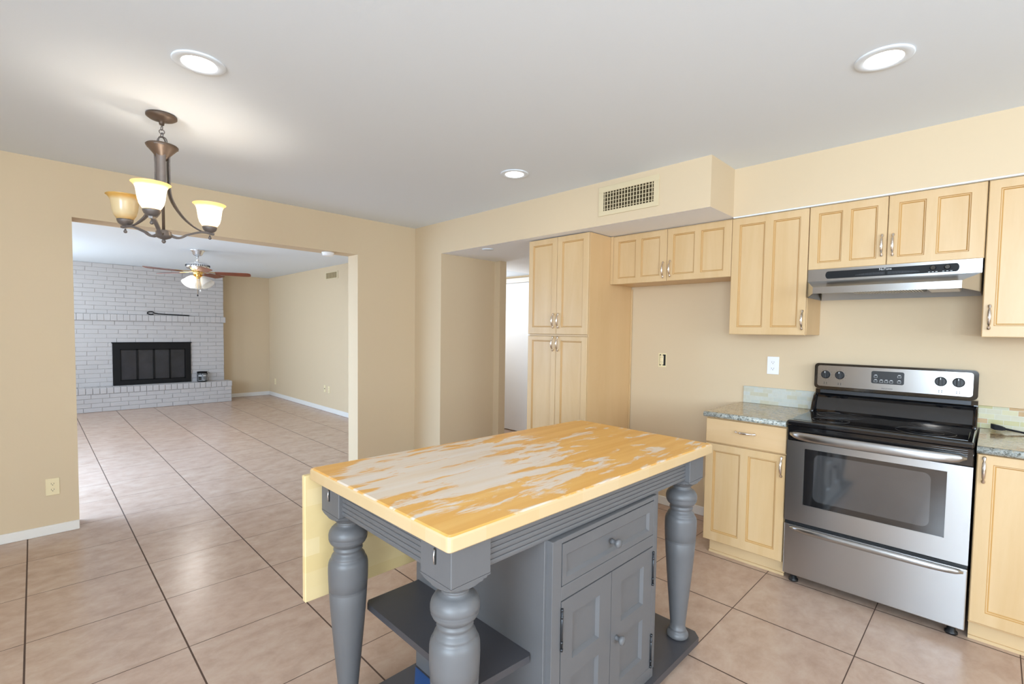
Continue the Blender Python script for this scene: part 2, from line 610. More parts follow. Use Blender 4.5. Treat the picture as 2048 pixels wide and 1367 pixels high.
    def build(self, name, mats, parent=None, recalc=True):
        org = Vector((0, 0, 0))
        if parent is not None:
            q = parent
            while q.parent is not None:
                q = q.parent
            org = q.location.copy()
        if recalc:
            bmesh.ops.recalc_face_normals(self.bm, faces=self.bm.faces)
        for v in self.bm.verts:
            v.co -= org
        me = bpy.data.meshes.new(name)
        self.bm.to_mesh(me)
        self.bm.free()
        for mt in (mats if isinstance(mats, (list, tuple)) else [mats]):
            me.materials.append(M[mt] if isinstance(mt, str) else mt)
        o = bpy.data.objects.new(name, me)
        COL.objects.link(o)
        if parent is not None:
            o.parent = parent
        return o


def thing(name, label, cat, loc, group=None):
    o = bpy.data.objects.new(name, None)
    COL.objects.link(o)
    o.location = loc
    o.empty_display_size = .05
    o['label'] = label
    o['category'] = cat
    if group:
        o['group'] = group
    return o


def tag(o, label, cat, group=None):
    o['label'] = label
    o['category'] = cat
    if group:
        o['group'] = group
    return o


def recenter(o, loc):
    """move a single-mesh thing's origin to its base"""
    loc = Vector(loc)
    for v in o.data.vertices:
        v.co -= loc
    o.location = loc
    return o


def struct(name, mb, mats):
    o = mb.build(name, mats)
    o['kind'] = 'structure'
    return o


def text(name, s, size, origin, udir, vdir, mat, parent, align='CENTER', ext=.0004):
    cu = bpy.data.curves.new(name, 'FONT')
    cu.body = s
    cu.size = size
    cu.align_x = align
    cu.align_y = 'CENTER'
    cu.extrude = ext
    to = bpy.data.objects.new(name + '_tmp', cu)
    COL.objects.link(to)
    bpy.context.view_layer.update()
    me = bpy.data.meshes.new_from_object(to)
    bpy.data.objects.remove(to)
    U, V = Vector(udir).normalized(), Vector(vdir).normalized()
    N = U.cross(V)
    q = parent
    while q.parent is not None:
        q = q.parent
    org = Vector(origin) - q.location
    for v in me.vertices:
        v.co = org + U * v.co.x + V * v.co.y + N * v.co.z
    me.materials.clear()
    me.materials.append(M[mat])
    o = bpy.data.objects.new(name, me)
    COL.objects.link(o)
    o.parent = parent
    return o


# ------------------------------------------------------------------ room shell
HC = 2.445          # kitchen ceiling
HS = 2.14           # soffit and hall ceiling
HL = 2.40           # living room ceiling
YW = 4.355          # wall with the wide opening (kitchen face)
YW2 = 4.55
XE = 3.595          # stove wall
XS = 2.885          # soffit and hall-opening face
X0, Y0 = -2.5, -2.5

mb = MB()
mb.box((-3.2, -3.2, -.12), (6.2, 11.2, 0))
struct('floor', mb, 'floor')

mb = MB()
mb.box((X0 - .12, Y0 - .12, HC), (5.2, YW2, HC + .12))
struct('ceiling', mb, 'ceil')
mb = MB()
mb.box((-1.15, YW2, HL), (3.6, 10.8, HL + .14))
struct('ceiling', mb, 'ceil')

# wall with the wide opening into the living room
mb = MB()
OX0, OX1, OZ = .205, 2.235, 2.097
mb.box((X0 - .1, YW, 0), (OX0, YW2, HC))
mb.box((OX1, YW, 0), (3.60, YW2, HC))
mb.box((OX0, YW, OZ), (OX1, YW2, HC))
struct('wall_north', mb, 'wall')

# pier between that wall and the hall opening, with the jog inside the hall
mb = MB()
mb.box((XS, 3.9, 0), (3.605, YW, HS))
mb.box((3.605, 3.812, 0), (3.70, YW, HS))
struct('wall_hall', mb, 'wall')

# stove wall and the wall closing the hall behind the tall cabinet
mb = MB()
mb.box((XE, Y0 - .1, 0), (XE + .1, 2.79, HC))
mb.box((XE + .1, 2.69, 0), (5.0, 2.79, HC))
struct('wall_east', mb, 'wall')

# soffits: beige faces, white undersides
for (a, b) in (((XS, 1.232, HS), (5.0, YW - .002, HC)), ((3.243, Y0, HS), (XE, 1.232, HC))):
    mb = MB()
    mb.box(a, b)
    mb.bm.faces.ensure_lookup_table()
    mb.bm.normal_update()
    for f in mb.bm.faces:
        if f.normal.z < -.5:
            f.material_index = 1
    struct('soffit', mb, ['wall', 'soffit_white'])
mb = MB()
mb.box((3.70, YW - .002, HS), (5.0, 5.6, HS + .1))
struct('ceiling_hall', mb, 'ceil')
mb = MB()
mb.box((4.75, 2.79, 0), (4.87, 5.6, HC))
mb.box((3.60, YW2, 0), (3.70, 5.6, HS))
mb.box((3.70, 5.5, 0), (4.75, 5.6, HS))
struct('wall_hall_end', mb, 'wall')
mb = MB()
mb.box((3.243, Y0, 2.1325), (3.2625, 1.232, 2.1395))
struct('added_soffit_strip', mb, 'ceil')  # added white strip standing in for the brightly lit soffit underside
# white door at the end of the hall
mb = MB()
mb.box((4.71, 4.28, .01), (4.745, 5.14, 2.04), .004)
struct('door_1', mb, 'door_white')
mb = MB()
mb.box((4.715, 5.145, 0), (4.75, 5.22, 2.11), .003)
mb.box((4.715, 4.20, 0), (4.75, 4.275, 2.11), .003)
mb.box((4.715, 4.275, 2.045), (4.75, 5.145, 2.11), .003)
struct('trim_1', mb, 'white')

# living room walls
mb = MB()
mb.box((-1.1, 10.6, 0), (3.6, 10.75, HL))
struct('wall_living_north', mb, 'wall')
mb = MB()
mb.box((3.48, YW2, 0), (3.60, 10.75, HL))
struct('wall_living_east', mb, 'wall')


def wall_with_window(name, wname, axis, pos, thick, a0, a1, h, o0, o1, z0, z1):
    """wall in plane axis=pos with one opening; frame and mullions named window_n"""
    def pt(a, z, d):
        return (pos - d, a, z) if axis == 'x' else (a, pos - d, z)
    q = MB()
    q.box(pt(a0, 0, 0), pt(o0, h, thick))
    q.box(pt(o1, 0, 0), pt(a1, h, thick))
    q.box(pt(o0, z1, 0), pt(o1, h, thick))
    if z0 > 0:
        q.box(pt(o0, 0, 0), pt(o1, z0, thick))
    struct(name, q, 'wall')
    q = MB()
    f = .05
    q.box(pt(o0, z0, .02), pt(o0 + f, z1, .07))
    q.box(pt(o1 - f, z0, .02), pt(o1, z1, .07))
    q.box(pt(o0, z1 - f, .02), pt(o1, z1, .07))
    q.box(pt(o0, z0, .02), pt(o1, z0 + f, .07))
    mid = (o0 + o1) / 2
    q.box(pt(mid - .03, z0, .02), pt(mid + .03, z1, .07))
    struct(wname, q, 'white')


wall_with_window('wall_west', 'window_1', 'x', X0, .1, Y0 - .1, YW, HC, -2.25, .55, .95, 2.28)
wall_with_window('wall_south', 'window_2', 'y', Y0, .1, X0 - .1, XE + .1, HC, -.8, 2.0, .95, 2.25)
wall_with_window('wall_living_west', 'window_3', 'x', -1.0, .1, YW2, 7.2, HL, 4.7, 6.8, .05, 2.15)
wall_with_window('wall_living_west_far', 'added_window_4', 'x', -1.0, .1, 7.2, 10.75, HL, 7.7, 9.7, 1.03, 2.17)  # unseen window added to carry the living room fill

# baseboards
BH = .062
for nm, a, b in (('baseboard_north', (X0, YW - .013, 0), (OX0, YW, BH)),
                 ('baseboard_living_east', (3.467, YW2, 0), (3.48, 10.587, .075)),
                 ('baseboard_living_north', (2.62, 10.587, 0), (3.48, 10.6, .075)),
                 ('baseboard_east', (XE - .013, 1.262, 0), (XE, 2.17, BH + .006)),
                 ('baseboard_pier', (2.235, YW - .013, 0), (XS, YW, BH)),
                 ('baseboard_hall', (XS - .013, 3.9, 0), (XS, YW - .013, BH))):
    mb = MB()
    mb.box(a, b, .003, 1)
    struct(nm, mb, 'white')


# ------------------------------------------------------------------ maple cabinets
def fmap_x(xf):
    """(a along y, b up, w outward) on a face plane x = xf that looks to -x"""
    return lambda a, b, w_: Vector((xf - w_, a, b))


def door_mesh(mbx, f, a0, a1, b0, b1, t, panels, beadmat=1):
    """framed door: panels = (a0,a1,b0,b1) recessed fields with a stepped bead"""
    bm = mbx.bm
    c = .003
    A = sorted({a0 + c, a1 - c, *[p[0] for p in panels], *[p[1] for p in panels]})
    B = sorted({b0 + c, b1 - c, *[p[2] for p in panels], *[p[3] for p in panels]})

    def inpan(a, b):
        return any(p[0] < a < p[1] and p[2] < b < p[3] for p in panels)

    def quad(pts, mat=0):
        fc = bm.faces.new([bm.verts.new(f(*p)) for p in pts])
        fc.material_index = mat
    for i in range(len(A) - 1):
        for j in range(len(B) - 1):
            if not inpan((A[i] + A[i + 1]) / 2, (B[j] + B[j + 1]) / 2):
                quad([(A[i], B[j], 0), (A[i + 1], B[j], 0), (A[i + 1], B[j + 1], 0), (A[i], B[j + 1], 0)])

    def ringq(l0, w0, l1, w1, mat):
        """between rectangle l0 at depth w0 and rectangle l1 at depth w1"""
        def corners(l, w_):
            return [(l[0], l[2], w_), (l[1], l[2], w_), (l[1], l[3], w_), (l[0], l[3], w_)]
        p0, p1 = corners(l0, w0), corners(l1, w1)
        for k in range(4):
            quad([p0[k], p0[(k + 1) % 4], p1[(k + 1) % 4], p1[k]], mat)
    for p in panels:
        def ins(d):
            return (p[0] + d, p[1] - d, p[2] + d, p[3] - d)
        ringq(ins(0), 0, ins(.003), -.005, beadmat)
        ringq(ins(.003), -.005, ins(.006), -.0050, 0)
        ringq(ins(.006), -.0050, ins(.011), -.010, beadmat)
        l = ins(.011)
        quad([(l[0], l[2], -.010), (l[1], l[2], -.010), (l[1], l[3], -.010), (l[0], l[3], -.010)])
    o_ = (a0 + c, a1 - c, b0 + c, b1 - c)
    full = (a0, a1, b0, b1)
    ringq(o_, 0, full, -c, 0)
    ringq(full, -c, full, -t, 0)
    quad([(a0, b0, -t), (a1, b0, -t), (a1, b1, -t), (a0, b1, -t)])
    bmesh.ops.remove_doubles(bm, verts=bm.verts, dist=1e-5)


def pull(parent, f, a, b, vertical=True, L=.122):
    """arched cabinet pull with bulb ends, centred at (a,b) on the face"""
    mbx = MB()
    h = L / 2
    prof = [(-1, .0035), (-.93, .0070), (-.84, .0078), (-.76, .0062), (-.70, .0040), (-.62, .0044), (-.56, .0062), (-.3, .0072), (0, .0078), (.3, .0072), (.56, .0062), (.62, .0044), (.70, .0040), (.76, .0062), (.84, .0078), (.93, .0070), (1, .0035)]
    path, rad = [], []
    for s, r in prof:
        out = .008 + .020 * max(0.0, 1 - (abs(s) / .86) ** 2.2)
        if vertical:
            path.append(f(a, b + s * h, out))
        else:
            path.append(f(a + s * h, b, out))
        rad.append(r)
    mbx.tube(path, rad, 12)
    for s in (-.86, .86):
        p0 = f(a, b + s * h, 0) if vertical else f(a + s * h, b, 0)
        p1 = f(a, b + s * h, .012) if vertical else f(a + s * h, b, .012)
        mbx.tube([p0, p1], .0052, 10)
    return mbx.build('handle', 'pull', parent)


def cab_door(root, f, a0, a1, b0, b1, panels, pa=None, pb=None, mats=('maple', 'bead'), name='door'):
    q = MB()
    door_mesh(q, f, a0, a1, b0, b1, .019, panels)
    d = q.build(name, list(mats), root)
    if pa is not None:
        pull(d, f, pa, pb)
    return d


def carcass(root, x0, x1, y0, y1, z0, z1, mat='maple_side'):
    q = MB()
    q.box((x0, y0, z0), (x1, y1, z1), .0015, 1)
    return q.build('carcass', mat, root)


G = .0015
XB = XE - .003
# tall pantry cabinet: two doors above, two below
c = thing('pantry_cabinet', 'tall maple pantry cabinet with four doors beside the hall opening', 'cabinet', (3.28, 2.48, 0))
carcass(c, 2.994, XB, 2.179, 2.788, .10, 2.135)
f = fmap_x(2.972)
YM = 2.485
cab_door(c, f, YM + G, 2.790, 1.362, 2.132, [(2.533, 2.742, 1.417, 2.088)], 2.511, 1.470)
cab_door(c, f, 2.178, YM - G, 1.362, 2.132, [(2.226, 2.432, 1.417, 2.088)], 2.459, 1.470)
cab_door(c, f, YM + G, 2.790, .11, 1.346, [(2.533, 2.742, .165, 1.312)], 2.511, 1.286)
cab_door(c, f, 2.178, YM - G, .11, 1.346, [(2.226, 2.432, .165, 1.312)], 2.459, 1.286)
q = MB()
q.box((3.05, 2.182, .002), (3.07, 2.786, .105))
q.build('toe_board', 'toe', c)
q = MB()
q.box((2.976, 2.180, 1.350), (2.996, 2.787, 1.358))
q.build('divider', 'maple_h', c)
q = MB()
q.box((XB - .012, 2.166, .07), (XB, 2.1785, 1.742), .001, 1)
q.build('filler_strip', 'maple', c)

# cabinet over the empty fridge space
c = thing('wall_cabinet', 'short maple wall cabinet with two doors above the empty fridge space', 'cabinet', (3.43, 1.70, 1.762))
carcass(c, 3.284, XB, 1.246, 2.1775, 1.764, 2.1385)
f = fmap_x(3.262)
cab_door(c, f, 1.699 + G, 2.152, 1.760, 2.130, [(1.754, 1.908, 1.803, 2.088), (1.952, 2.106, 1.803, 2.088)], 1.723, 1.842)
cab_door(c, f, 1.246, 1.699 - G, 1.760, 2.130, [(1.294, 1.450, 1.803, 2.088), (1.494, 1.652, 1.803, 2.088)], 1.669, 1.846)
q = MB()
q.box((3.262, 2.153, 1.762), (3.28, 2.1775, 2.136), .001, 1)
q.build('filler_strip', 'maple', c)

# single-door wall cabinet left of the hood
c = thing('wall_cabinet', 'tall maple wall cabinet with one two-panel door left of the range hood', 'cabinet', (3.43, 1.02, 1.383))
carcass(c, 3.284, XB, .8, 1.2445, 1.383, 2.1385)
cab_door(c, f, .8 + .003, 1.2435, 1.381, 2.132, [(.846, .995, 1.428, 2.087), (1.042, 1.196, 1.428, 2.087)], .818, 1.472)

# cabinet over the hood
c = thing('wall_cabinet', 'maple wall cabinet with two doors directly above the range hood', 'cabinet', (3.43, .42, 1.766))
carcass(c, 3.284, XB, .052, .7985, 1.768, 2.1385)
cab_door(c, f, .431 + G, .799, 1.766, 2.132, [(.476, .598, 1.803, 2.089), (.636, .753, 1.803, 2.089)], .452, 1.871)
cab_door(c, f, .054, .431 - G, 1.766, 2.132, [(.108, .232, 1.803, 2.089), (.276, .386, 1.803, 2.089)], .405, 1.869)

# wall cabinet at the right edge
c = thing('wall_cabinet', 'maple wall cabinet right of the range hood, cut by the right picture edge', 'cabinet', (3.43, -.18, 1.384))
carcass(c, 3.284, XB, -.41, .0505, 1.386, 2.1385)
cab_door(c, f, -.41, .0485, 1.384, 2.132, [(-.365, -.20, 1.438, 2.090), (-.16, .008, 1.438, 2.090)], .024, 1.480)


# base cabinet left of the stove
XD = 2.985
f = fmap_x(XD)
c = thing('base_cabinet', 'maple base cabinet with drawer over two-panel door left of the stove', 'cabinet', (3.29, 1.03, 0))
carcass(c, XD + .021, XB, .802, 1.256, .085, .862, 'maple_side')
q = MB()
door_mesh(q, f, .804, 1.257, .712, .858, .019, [])
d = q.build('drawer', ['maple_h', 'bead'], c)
pull(d, f, 1.021, .797, False)
cab_door(c, f, .804, 1.257, .093, .703, [(.848, 1.003, .151, .662), (1.047, 1.208, .151, .662)], .822, .637)
q = MB()
q.box((XD + .055, .803, .012), (XD + .075, 1.235, .088))
q.box((XD + .045, .803, 0), (XD + .058, 1.235, .014))
q.build('toe_board', 'toe', c)

# base cabinet right of the stove
c = thing('base_cabinet', 'maple base cabinet with full-height door right of the stove at the picture edge', 'cabinet', (3.29, -.2, 0))
carcass(c, XD + .021, XB, -.46, .036, .085, .866, 'maple_side')
cab_door(c, f, -.46, .034, .098, .862, [(-.41, -.22, .153, .822), (-.18, -.017, .153, .822)], .011, .795)
q = MB()
q.box((XD + .055, -.46, .012), (XD + .075, .034, .088))
q.box((XD + .045, -.46, 0), (XD + .058, .034, .014))
q.build('toe_board', 'toe', c)


# granite worktops and backsplash strips
def counter(label, y0, y1, left):
    t_ = thing('countertop', label, 'countertop', (3.28, (y0 + y1) / 2, .864), None)
    xf = 2.962
    prof = []
    for k in range(9):
        a = PI / 2 + PI * k / 8
        prof.append((xf + .016 + .016 * math.cos(a), .8835 + .0165 * math.sin(a)))
    q = MB()
    pts = [(xf + .016, y0, .9)] + [(XB, y0, .9), (XB, y0, .867), (xf + .016, y0, .867)]
    q.poly_prism(pts, (0, y1 - y0, 0))
    q.build('slab', 'granite', t_)
    q = MB()
    q.loft([[Vector((p[0], yy, p[1])) for p in prof] for yy in (y0, y1)], True, True)
    q.build('edge', 'granite_edge', t_)
    return t_


counter('speckled granite countertop left of the stove with rounded edge', .803, 1.268, True)
counter('brown granite countertop right of the stove under the black cord', -.47, .037, False)
q = MB()
q.box((XB - .012, .8, .9005), (XB, 1.25, 1.018), .002, 1)
tag(recenter(q.build('backsplash', 'mosaic_pale'), (XB, 1.02, .9005)), 'low pale greenish-grey mosaic backsplash strip left of the stove', 'backsplash')
q = MB()
q.box((XB - .012, -.47, .9005), (XB, .054, 1.02), .002, 1)
tag(recenter(q.build('backsplash', 'mosaic_warm'), (XB, -.2, .9005)), 'low tan and yellow mosaic backsplash strip right of the stove', 'backsplash')

# black power cord on the right worktop
t_ = thing('power_cable', 'black power cord with flat plug lying on the right countertop', 'cord', (3.45, -.05, .9005))
q = MB()
path = []
for k in range(22):
    s_ = k / 21
    path.append((3.500 - .030 * s_ + .010 * math.sin(s_ * 5), -.052 - .33 * s_, .9065 + .013 * max(0, 1 - s_ * 4)))
q.tube(path, .0048, 8)
q.build('cable', 'cord', t_)
q = MB()
q.loft([[Vector((3.500 + dx * sc_ + y_ * .15, -.026 + y_, .9175 + zz + dz * sc_)) for dx, dz in ((-.014, -.012), (.014, -.012), (.014, .012), (-.014, .012))] for y_, sc_, zz in ((-.030, .5, .002), (-.018, .85, .003), (.010, 1.05, .006), (.024, .9, .010))], True, True, False)
q.build('plug', 'cord', t_)


# ------------------------------------------------------------------ range hood
h = thing('range_hood', 'stainless steel under-cabinet range hood with black control strip', 'range hood', (3.43, .42, 1.6))
yl, yr = .797, .057
q = MB()
q.box((3.262, yr, 1.697), (XB, yl, 1.7655))
T1l, T1r = (3.262, yl, 1.697), (3.262, yr, 1.697)
F0l, F0r = (3.105, .733, 1.650), (3.105, .121, 1.650)
F1l, F1r = (3.105, .733, 1.614), (3.105, .121, 1.614)
Bl, Br = (3.262, yl, 1.604), (3.262, yr, 1.604)
bm = q.bm


def face(pts, mat=0):
    fc = bm.faces.new([bm.verts.new(p) for p in pts])
    fc.material_index = mat


face([T1l, T1r, F0r, F0l])
face([F0l, F0r, F1r, F1l])
face([T1l, F0l, F1l, Bl])
face([T1r, Br, F1r, F0r])
face([T1l, Bl, (XB, yl, 1.604), (XB, yl, 1.697)])
face([T1r, (XB, yr, 1.697), (XB, yr, 1.604), Br])
q.build('canopy', 'steel', h, recalc=False)
q = MB()
bm = q.bm
zi = 1.642
face([(3.109, .731, 1.614), (3.109, .123, 1.614), (3.13, .135, zi), (3.13, .72, zi)])
face([(3.13, .72, zi), (3.13, .135, zi), (3.55, .07, zi), (3.55, .785, zi)])
face([(3.262, yl - .003, 1.604), (3.109, .731, 1.614), (3.13, .72, zi), (3.27, .785, zi)])
face([(3.262, yr + .003, 1.604), (3.109, .123, 1.614), (3.13, .135, zi), (3.27, .07, zi)])
face([(3.55, .785, zi), (3.55, .07, zi), (3.588, .06, 1.604), (3.588, .794, 1.604)])
q.build('underside', 'hood_in', h, recalc=False)
q = MB()
q.box((3.22, .275, zi - .012), (3.48, .585, zi - .002), .002, 1)
fl = q.build('grease_filter', 'dark_grey', h)
q = MB()
for k in range(24):
    yy = .285 + k * .0126
    q.box((3.225, yy, zi - .015), (3.475, yy + .005, zi - .0115))
q.build('filter_mesh', 'chrome', fl)
q = MB()
q.box((3.20, .135, zi - .022), (3.44, .255, zi - .002), .004, 1)
q.build('lamp_cover', 'white_plastic', h)
# control strip
q = MB()
sec = []
ya, yb, zc = .708, .139, 1.7295
pts = []
hw = .0205
for k in range(8):
    a = PI / 2 + PI * k / 7
    pts.append((ya - hw * .6 - math.cos(a) * hw * .6 * 1, zc + hw * math.sin(a)))
for k in range(8):
    a = -PI / 2 + PI * k / 7
    pts.append((yb + hw * .6 - math.cos(a) * hw * .6, zc + hw * math.sin(a)))
q.poly_prism([(3.2635, p[0], p[1]) for p in pts], (-.006, 0, 0))
cs = q.build('control_strip', plain('matte_black_strip', (.010, .010, .011, 1), .5, spec=.22), h)
q = MB()
for k in range(46):
    yy = .565 - k * .0060
    s = abs(k - 22.5) / 23.5
    hh = .011 * math.sqrt(max(.02, 1 - s ** 2))
    if k in (22, 23):
        continue
    q.box((3.2567, yy, 1.7185 - hh * .35), (3.2580, yy - .0034, 1.7185 + hh))
q.build('vent_slots', 'dark_grey', cs)
text('logo', 'NuTone', .016, (3.2566, .432, 1.7425), (0, -1, 0), (0, 0, 1), 'print_white', cs)
for yy in (.238, .183):
    q = MB()
    q.lathe((3.2575, yy, 1.7325), [(0, .013), (.004, .0125), (.005, .011), (.013, .009)], (-1, 0, 0), 20)
    q.box((3.243, yy - .002, 1.7245), (3.247, yy + .002, 1.7405))
    q.build('knob', 'black_gloss', cs)
q = MB()
for yy in (.252, .238, .224, .198, .183, .168):
    q.box((3.2570, yy - .004, 1.7125), (3.2578, yy + .004, 1.7145))
q.build('dial_print', 'print_white', cs)

# ------------------------------------------------------------------ stove
XF = 2.968
s = thing('stove', 'stainless steel electric range with black glass cooktop and oven window', 'stove', (3.27, .42, 0))
ys0, ys1 = .045, .797
q = MB()
q.box((XF + .022, ys0, .06), (XB - .02, ys1, .875), .002, 1)
q.build('body', 'black_satin', s)
# four feet
for xx in (3.02, 3.5):
    for yy in (.09, .75):
        q = MB()
        q.lathe((xx, yy, 0), [(0, .024), (.010, .024), (.014, .016), (.03, .016), (.031, .012), (.062, .012)], n=16)
        q.build('foot', 'black_satin', s)
# storage drawer
q = MB()
q.box((XF, ys0, .05), (XF + .022, ys1 - .004, .332), .004, 2)
dr = q.build('drawer', 'steel', s)
q = MB()


def bow_handle(q, y_a, y_b, z_a, z_b, out, hh, thick, n=28, drop=0.0):
    rings = []
    for k in range(n + 1):
        u = k / n
        e = 1 - abs(2 * u - 1) ** 5
        yy = y_a + (y_b - y_a) * u
        xx = XF - .002 - out * e ** .8
        zz = z_a + (z_b - z_a) * u - drop * e
        hk = hh * (.35 + .65 * e ** .4)
        ring = []
        for j in range(14):
            a = 2 * PI * j / 14
            ring.append(Vector((xx + thick * math.cos(a), yy, zz + hk * math.sin(a))))
        rings.append(ring)
    q.loft(rings, True, True)


bow_handle(q, .765, .058, .318, .318, .034, .017, .012, drop=-.004)
q.build('handle', 'steel', dr)
# oven door
q = MB()
wy0, wy1, wz0, wz1 = .130, .708, .455, .764
q.box((XF, ys0, .352), (XF + .022, wy0, .800))
q.box((XF, wy1, .352), (XF + .022, ys1 - .002, .800))
q.box((XF, wy0, .352), (XF + .022, wy1, wz0))
q.box((XF, wy0, wz1), (XF + .022, wy1, .800))
bmesh.ops.remove_doubles(q.bm, verts=q.bm.verts, dist=1e-5)
od = q.build('oven_door', 'steel', s)


def rrect(y0, y1, z0, z1, r, x, n=5):
    pts = []
    for cy_, cz_, a0 in ((y1 - r, z1 - r, 0), (y0 + r, z1 - r, PI / 2), (y0 + r, z0 + r, PI), (y1 - r, z0 + r, 1.5 * PI)):
        for k in range(n + 1):
            a = a0 + PI / 2 * k / n
            pts.append((x, cy_ + r * math.cos(a), cz_ + r * math.sin(a)))
    return pts


q = MB()
q.poly_prism(rrect(wy0, wy1, wz0, wz1, .008, XF + .0025), (.012, 0, 0))
wn_ = q.build('window_glass', 'black_glass', od)
q = MB()
q.poly_prism(rrect(.185, .662, .485, .742, .03, XF + .0021), (.0004, 0, 0))
q.build('window_clear_area', plain('oven_window_tint', (.045, .046, .048, 1), .06, ior=2.2), wn_)
# black band above the door with the long handle
q = MB()
q.box((XF + .002, ys0, .8015), (XF + .024, ys1 - .002, .8835), .003, 1)
for zz in (.853, .862, .871, .8795):
    q.box((XF - .001, ys0 + .02, zz - .0018), (XF + .004, ys1 - .02, zz + .0018))
band = q.build('vent_panel', 'black_gloss', s)
q = MB()
bow_handle(q, .780, .066, .838, .838, .042, .025, .013, drop=.006)
q.build('handle', 'steel', od)
# cooktop
q = MB()
q.box((XF - .012, ys0 - .001, .885), (3.475, ys1, .9135), .009, 3)
ct = q.build('cooktop', 'black_gloss', s)
q = MB()
q.box((XF + .03, ys0 + .022, .9125), (3.455, ys1 - .022, .9150), .001, 1)
gp = q.build('glass_panel', 'black_glass', ct)
for (xx, yy, rr) in ((3.11, .225, .115), (3.11, .62, .085), (3.34, .225, .085), (3.34, .62, .115)):
    q = MB()
    q.torus((xx, yy, .9151), rr, .0012, n=48, m=6)
    q.torus((xx, yy, .9151), rr * .62, .0007, n=40, m=6)
    q.build('burner_ring', 'ring_grey', gp)
# backguard
q = MB()
prof = [(3.440, .905), (3.462, .925), (3.478, .962), (3.500, .998), (3.518, 1.014), (3.530, 1.020), (3.530, 1.046), (3.578, 1.046), (3.578, .905)]
q.poly_prism([(p[0], ys0 + .004, p[1]) for p in prof], (0, ys1 - ys0 - .008, 0))
bgd = q.build('backguard', 'black_gloss', s)
for yy in (ys0 + .002, ys1 - .02):
    q = MB()
    q.loft([[Vector((x_, yy + d_, z_)) for d_ in (0, .018)] + [Vector((x_ + .02, yy + .018, z_)), Vector((x_ + .02, yy, z_))] for x_, z_ in ((3.40, .906), (3.43, .925), (3.452, .965), (3.485, 1.005), (3.515, 1.02))], True, True)
    q.build('end_bracket', 'black_gloss', bgd)
q = MB()
q.box((3.521, ys0 + .03, 1.022), (3.530, ys1 - .03, 1.043), .001, 1)
q.build('vent_slot', 'dark_grey', bgd)
q = MB()
q.poly_prism(rrect(ys0 + .006, ys1 + .003, 1.050, 1.208, .022, 3.516), (.07, 0, 0))
cb = q.build('control_console', 'black_gloss', s)
q = MB()
q.poly_prism(rrect(ys0 + .026, ys1 - .014, 1.066, 1.195, .014, 3.5135), (.004, 0, 0))
fp = q.build('face_plate', 'steel', cb)
XP = 3.5132
for yy in (.739, .665, .200, .128):
    q = MB()
    q.lathe((XP, yy, 1.139), [(0, .0255), (.004, .025), (.007, .0215), (.009, .021)], (-1, 0, 0), 28)
    q.box((XP - .024, yy - .0075, 1.117), (XP - .006, yy + .0075, 1.161), .003, 2)
    k_ = q.build('knob', 'black_satin', fp)
    q = MB()
    q.box((XP - .0248, yy - .0016, 1.150), (XP - .0238, yy + .0016, 1.161))
    q.build('pointer', 'print_white', k_)
for yy in (.739, .665, .200, .128):
    q = MB()
    for k in range(11):
        a = math.radians(-60 + 30 * k - 60)
        cy_, cz_ = yy + .033 * math.cos(a + PI / 2), 1.139 + .033 * math.sin(a + PI / 2)
        q.box((XP - .0005, cy_ - .0011, cz_ - .0011), (XP + .0004, cy_ + .0011, cz_ + .0011))
    for dy_, dz_ in ((-.006, -.050), (.006, -.050), (-.006, -.058), (.006, -.058)):
        q.box((XP - .0005, yy + dy_ - .0022, 1.139 + dz_ - .0022), (XP + .0004, yy + dy_ + .0022, 1.139 + dz_ + .0022))
    q.build('dial_print', 'print_dark', fp)
text('logo', 'FRIGIDAIRE', .0105, (XP, .432, 1.0765), (0, -1, 0), (0, 0, 1), 'print_dark', fp)
q = MB()
q.poly_prism(rrect(.356, .508, 1.104, 1.177, .010, XP - .001), (.002, 0, 0))
dsp = q.build('display_panel', 'black_satin', fp)
q = MB()
XQ = XP - .0016


def outline(q, y0_, y1_, z0_, z1_, t=.0009):
    q.box((XQ, y0_, z0_), (XQ + .0006, y1_, z0_ + t))
    q.box((XQ, y0_, z1_ - t), (XQ + .0006, y1_, z1_))
    q.box((XQ, y0_, z0_), (XQ + .0006, y0_ + t, z1_))
    q.box((XQ, y1_ - t, z0_), (XQ + .0006, y1_, z1_))


for y_, z_ in ((.487, 1.145), (.487, 1.118), (.460, 1.118), (.437, 1.118), (.414, 1.118), (.378, 1.150), (.378, 1.120)):
    outline(q, y_ - .008, y_ + .008, z_ - .006, z_ + .006)
    q.box((XQ, y_ - .006, z_ + .008), (XQ + .0006, y_ + .005, z_ + .0105))
q.build('key_outlines', 'print_white', dsp)
# ------------------------------------------------------------------ kitchen island
isl = thing('kitchen_island', 'grey painted kitchen island with worn butcher block top and turned legs', 'kitchen island', (1.36, 1.21, 0))
# tabletop: slightly out-of-square slab, eased edges
ZT, TT = .905, .042
quad4 = [(.663, 1.640), (.669, .867), (2.087, .846), (2.107, 1.583)]


def inset_quad(qd, d):
    n = len(qd)
    out = []
    for i in range(n):
        p0, p1, p2 = Vector(qd[i - 1]), Vector(qd[i]), Vector(qd[(i + 1) % n])
        d1, d2 = (p1 - p0).normalized(), (p2 - p1).normalized()
        n1, n2 = Vector((-d1.y, d1.x)), Vector((-d2.y, d2.x))
        b = (n1 + n2).normalized()
        out.append(tuple(p1 + b * (d / max(.2, b.dot(n1)))))
    return out


def round_quad(qd, r, n=4):
    out = []
    N = len(qd)
    for i in range(N):
        p0, p1, p2 = Vector(qd[i - 1]), Vector(qd[i]), Vector(qd[(i + 1) % N])
        a, b = p1 + (p0 - p1).normalized() * r, p1 + (p2 - p1).normalized() * r
        for k in range(n + 1):
            t = k / n
            out.append(tuple((1 - t) ** 2 * a + 2 * t * (1 - t) * p1 + t * t * b))
    return out


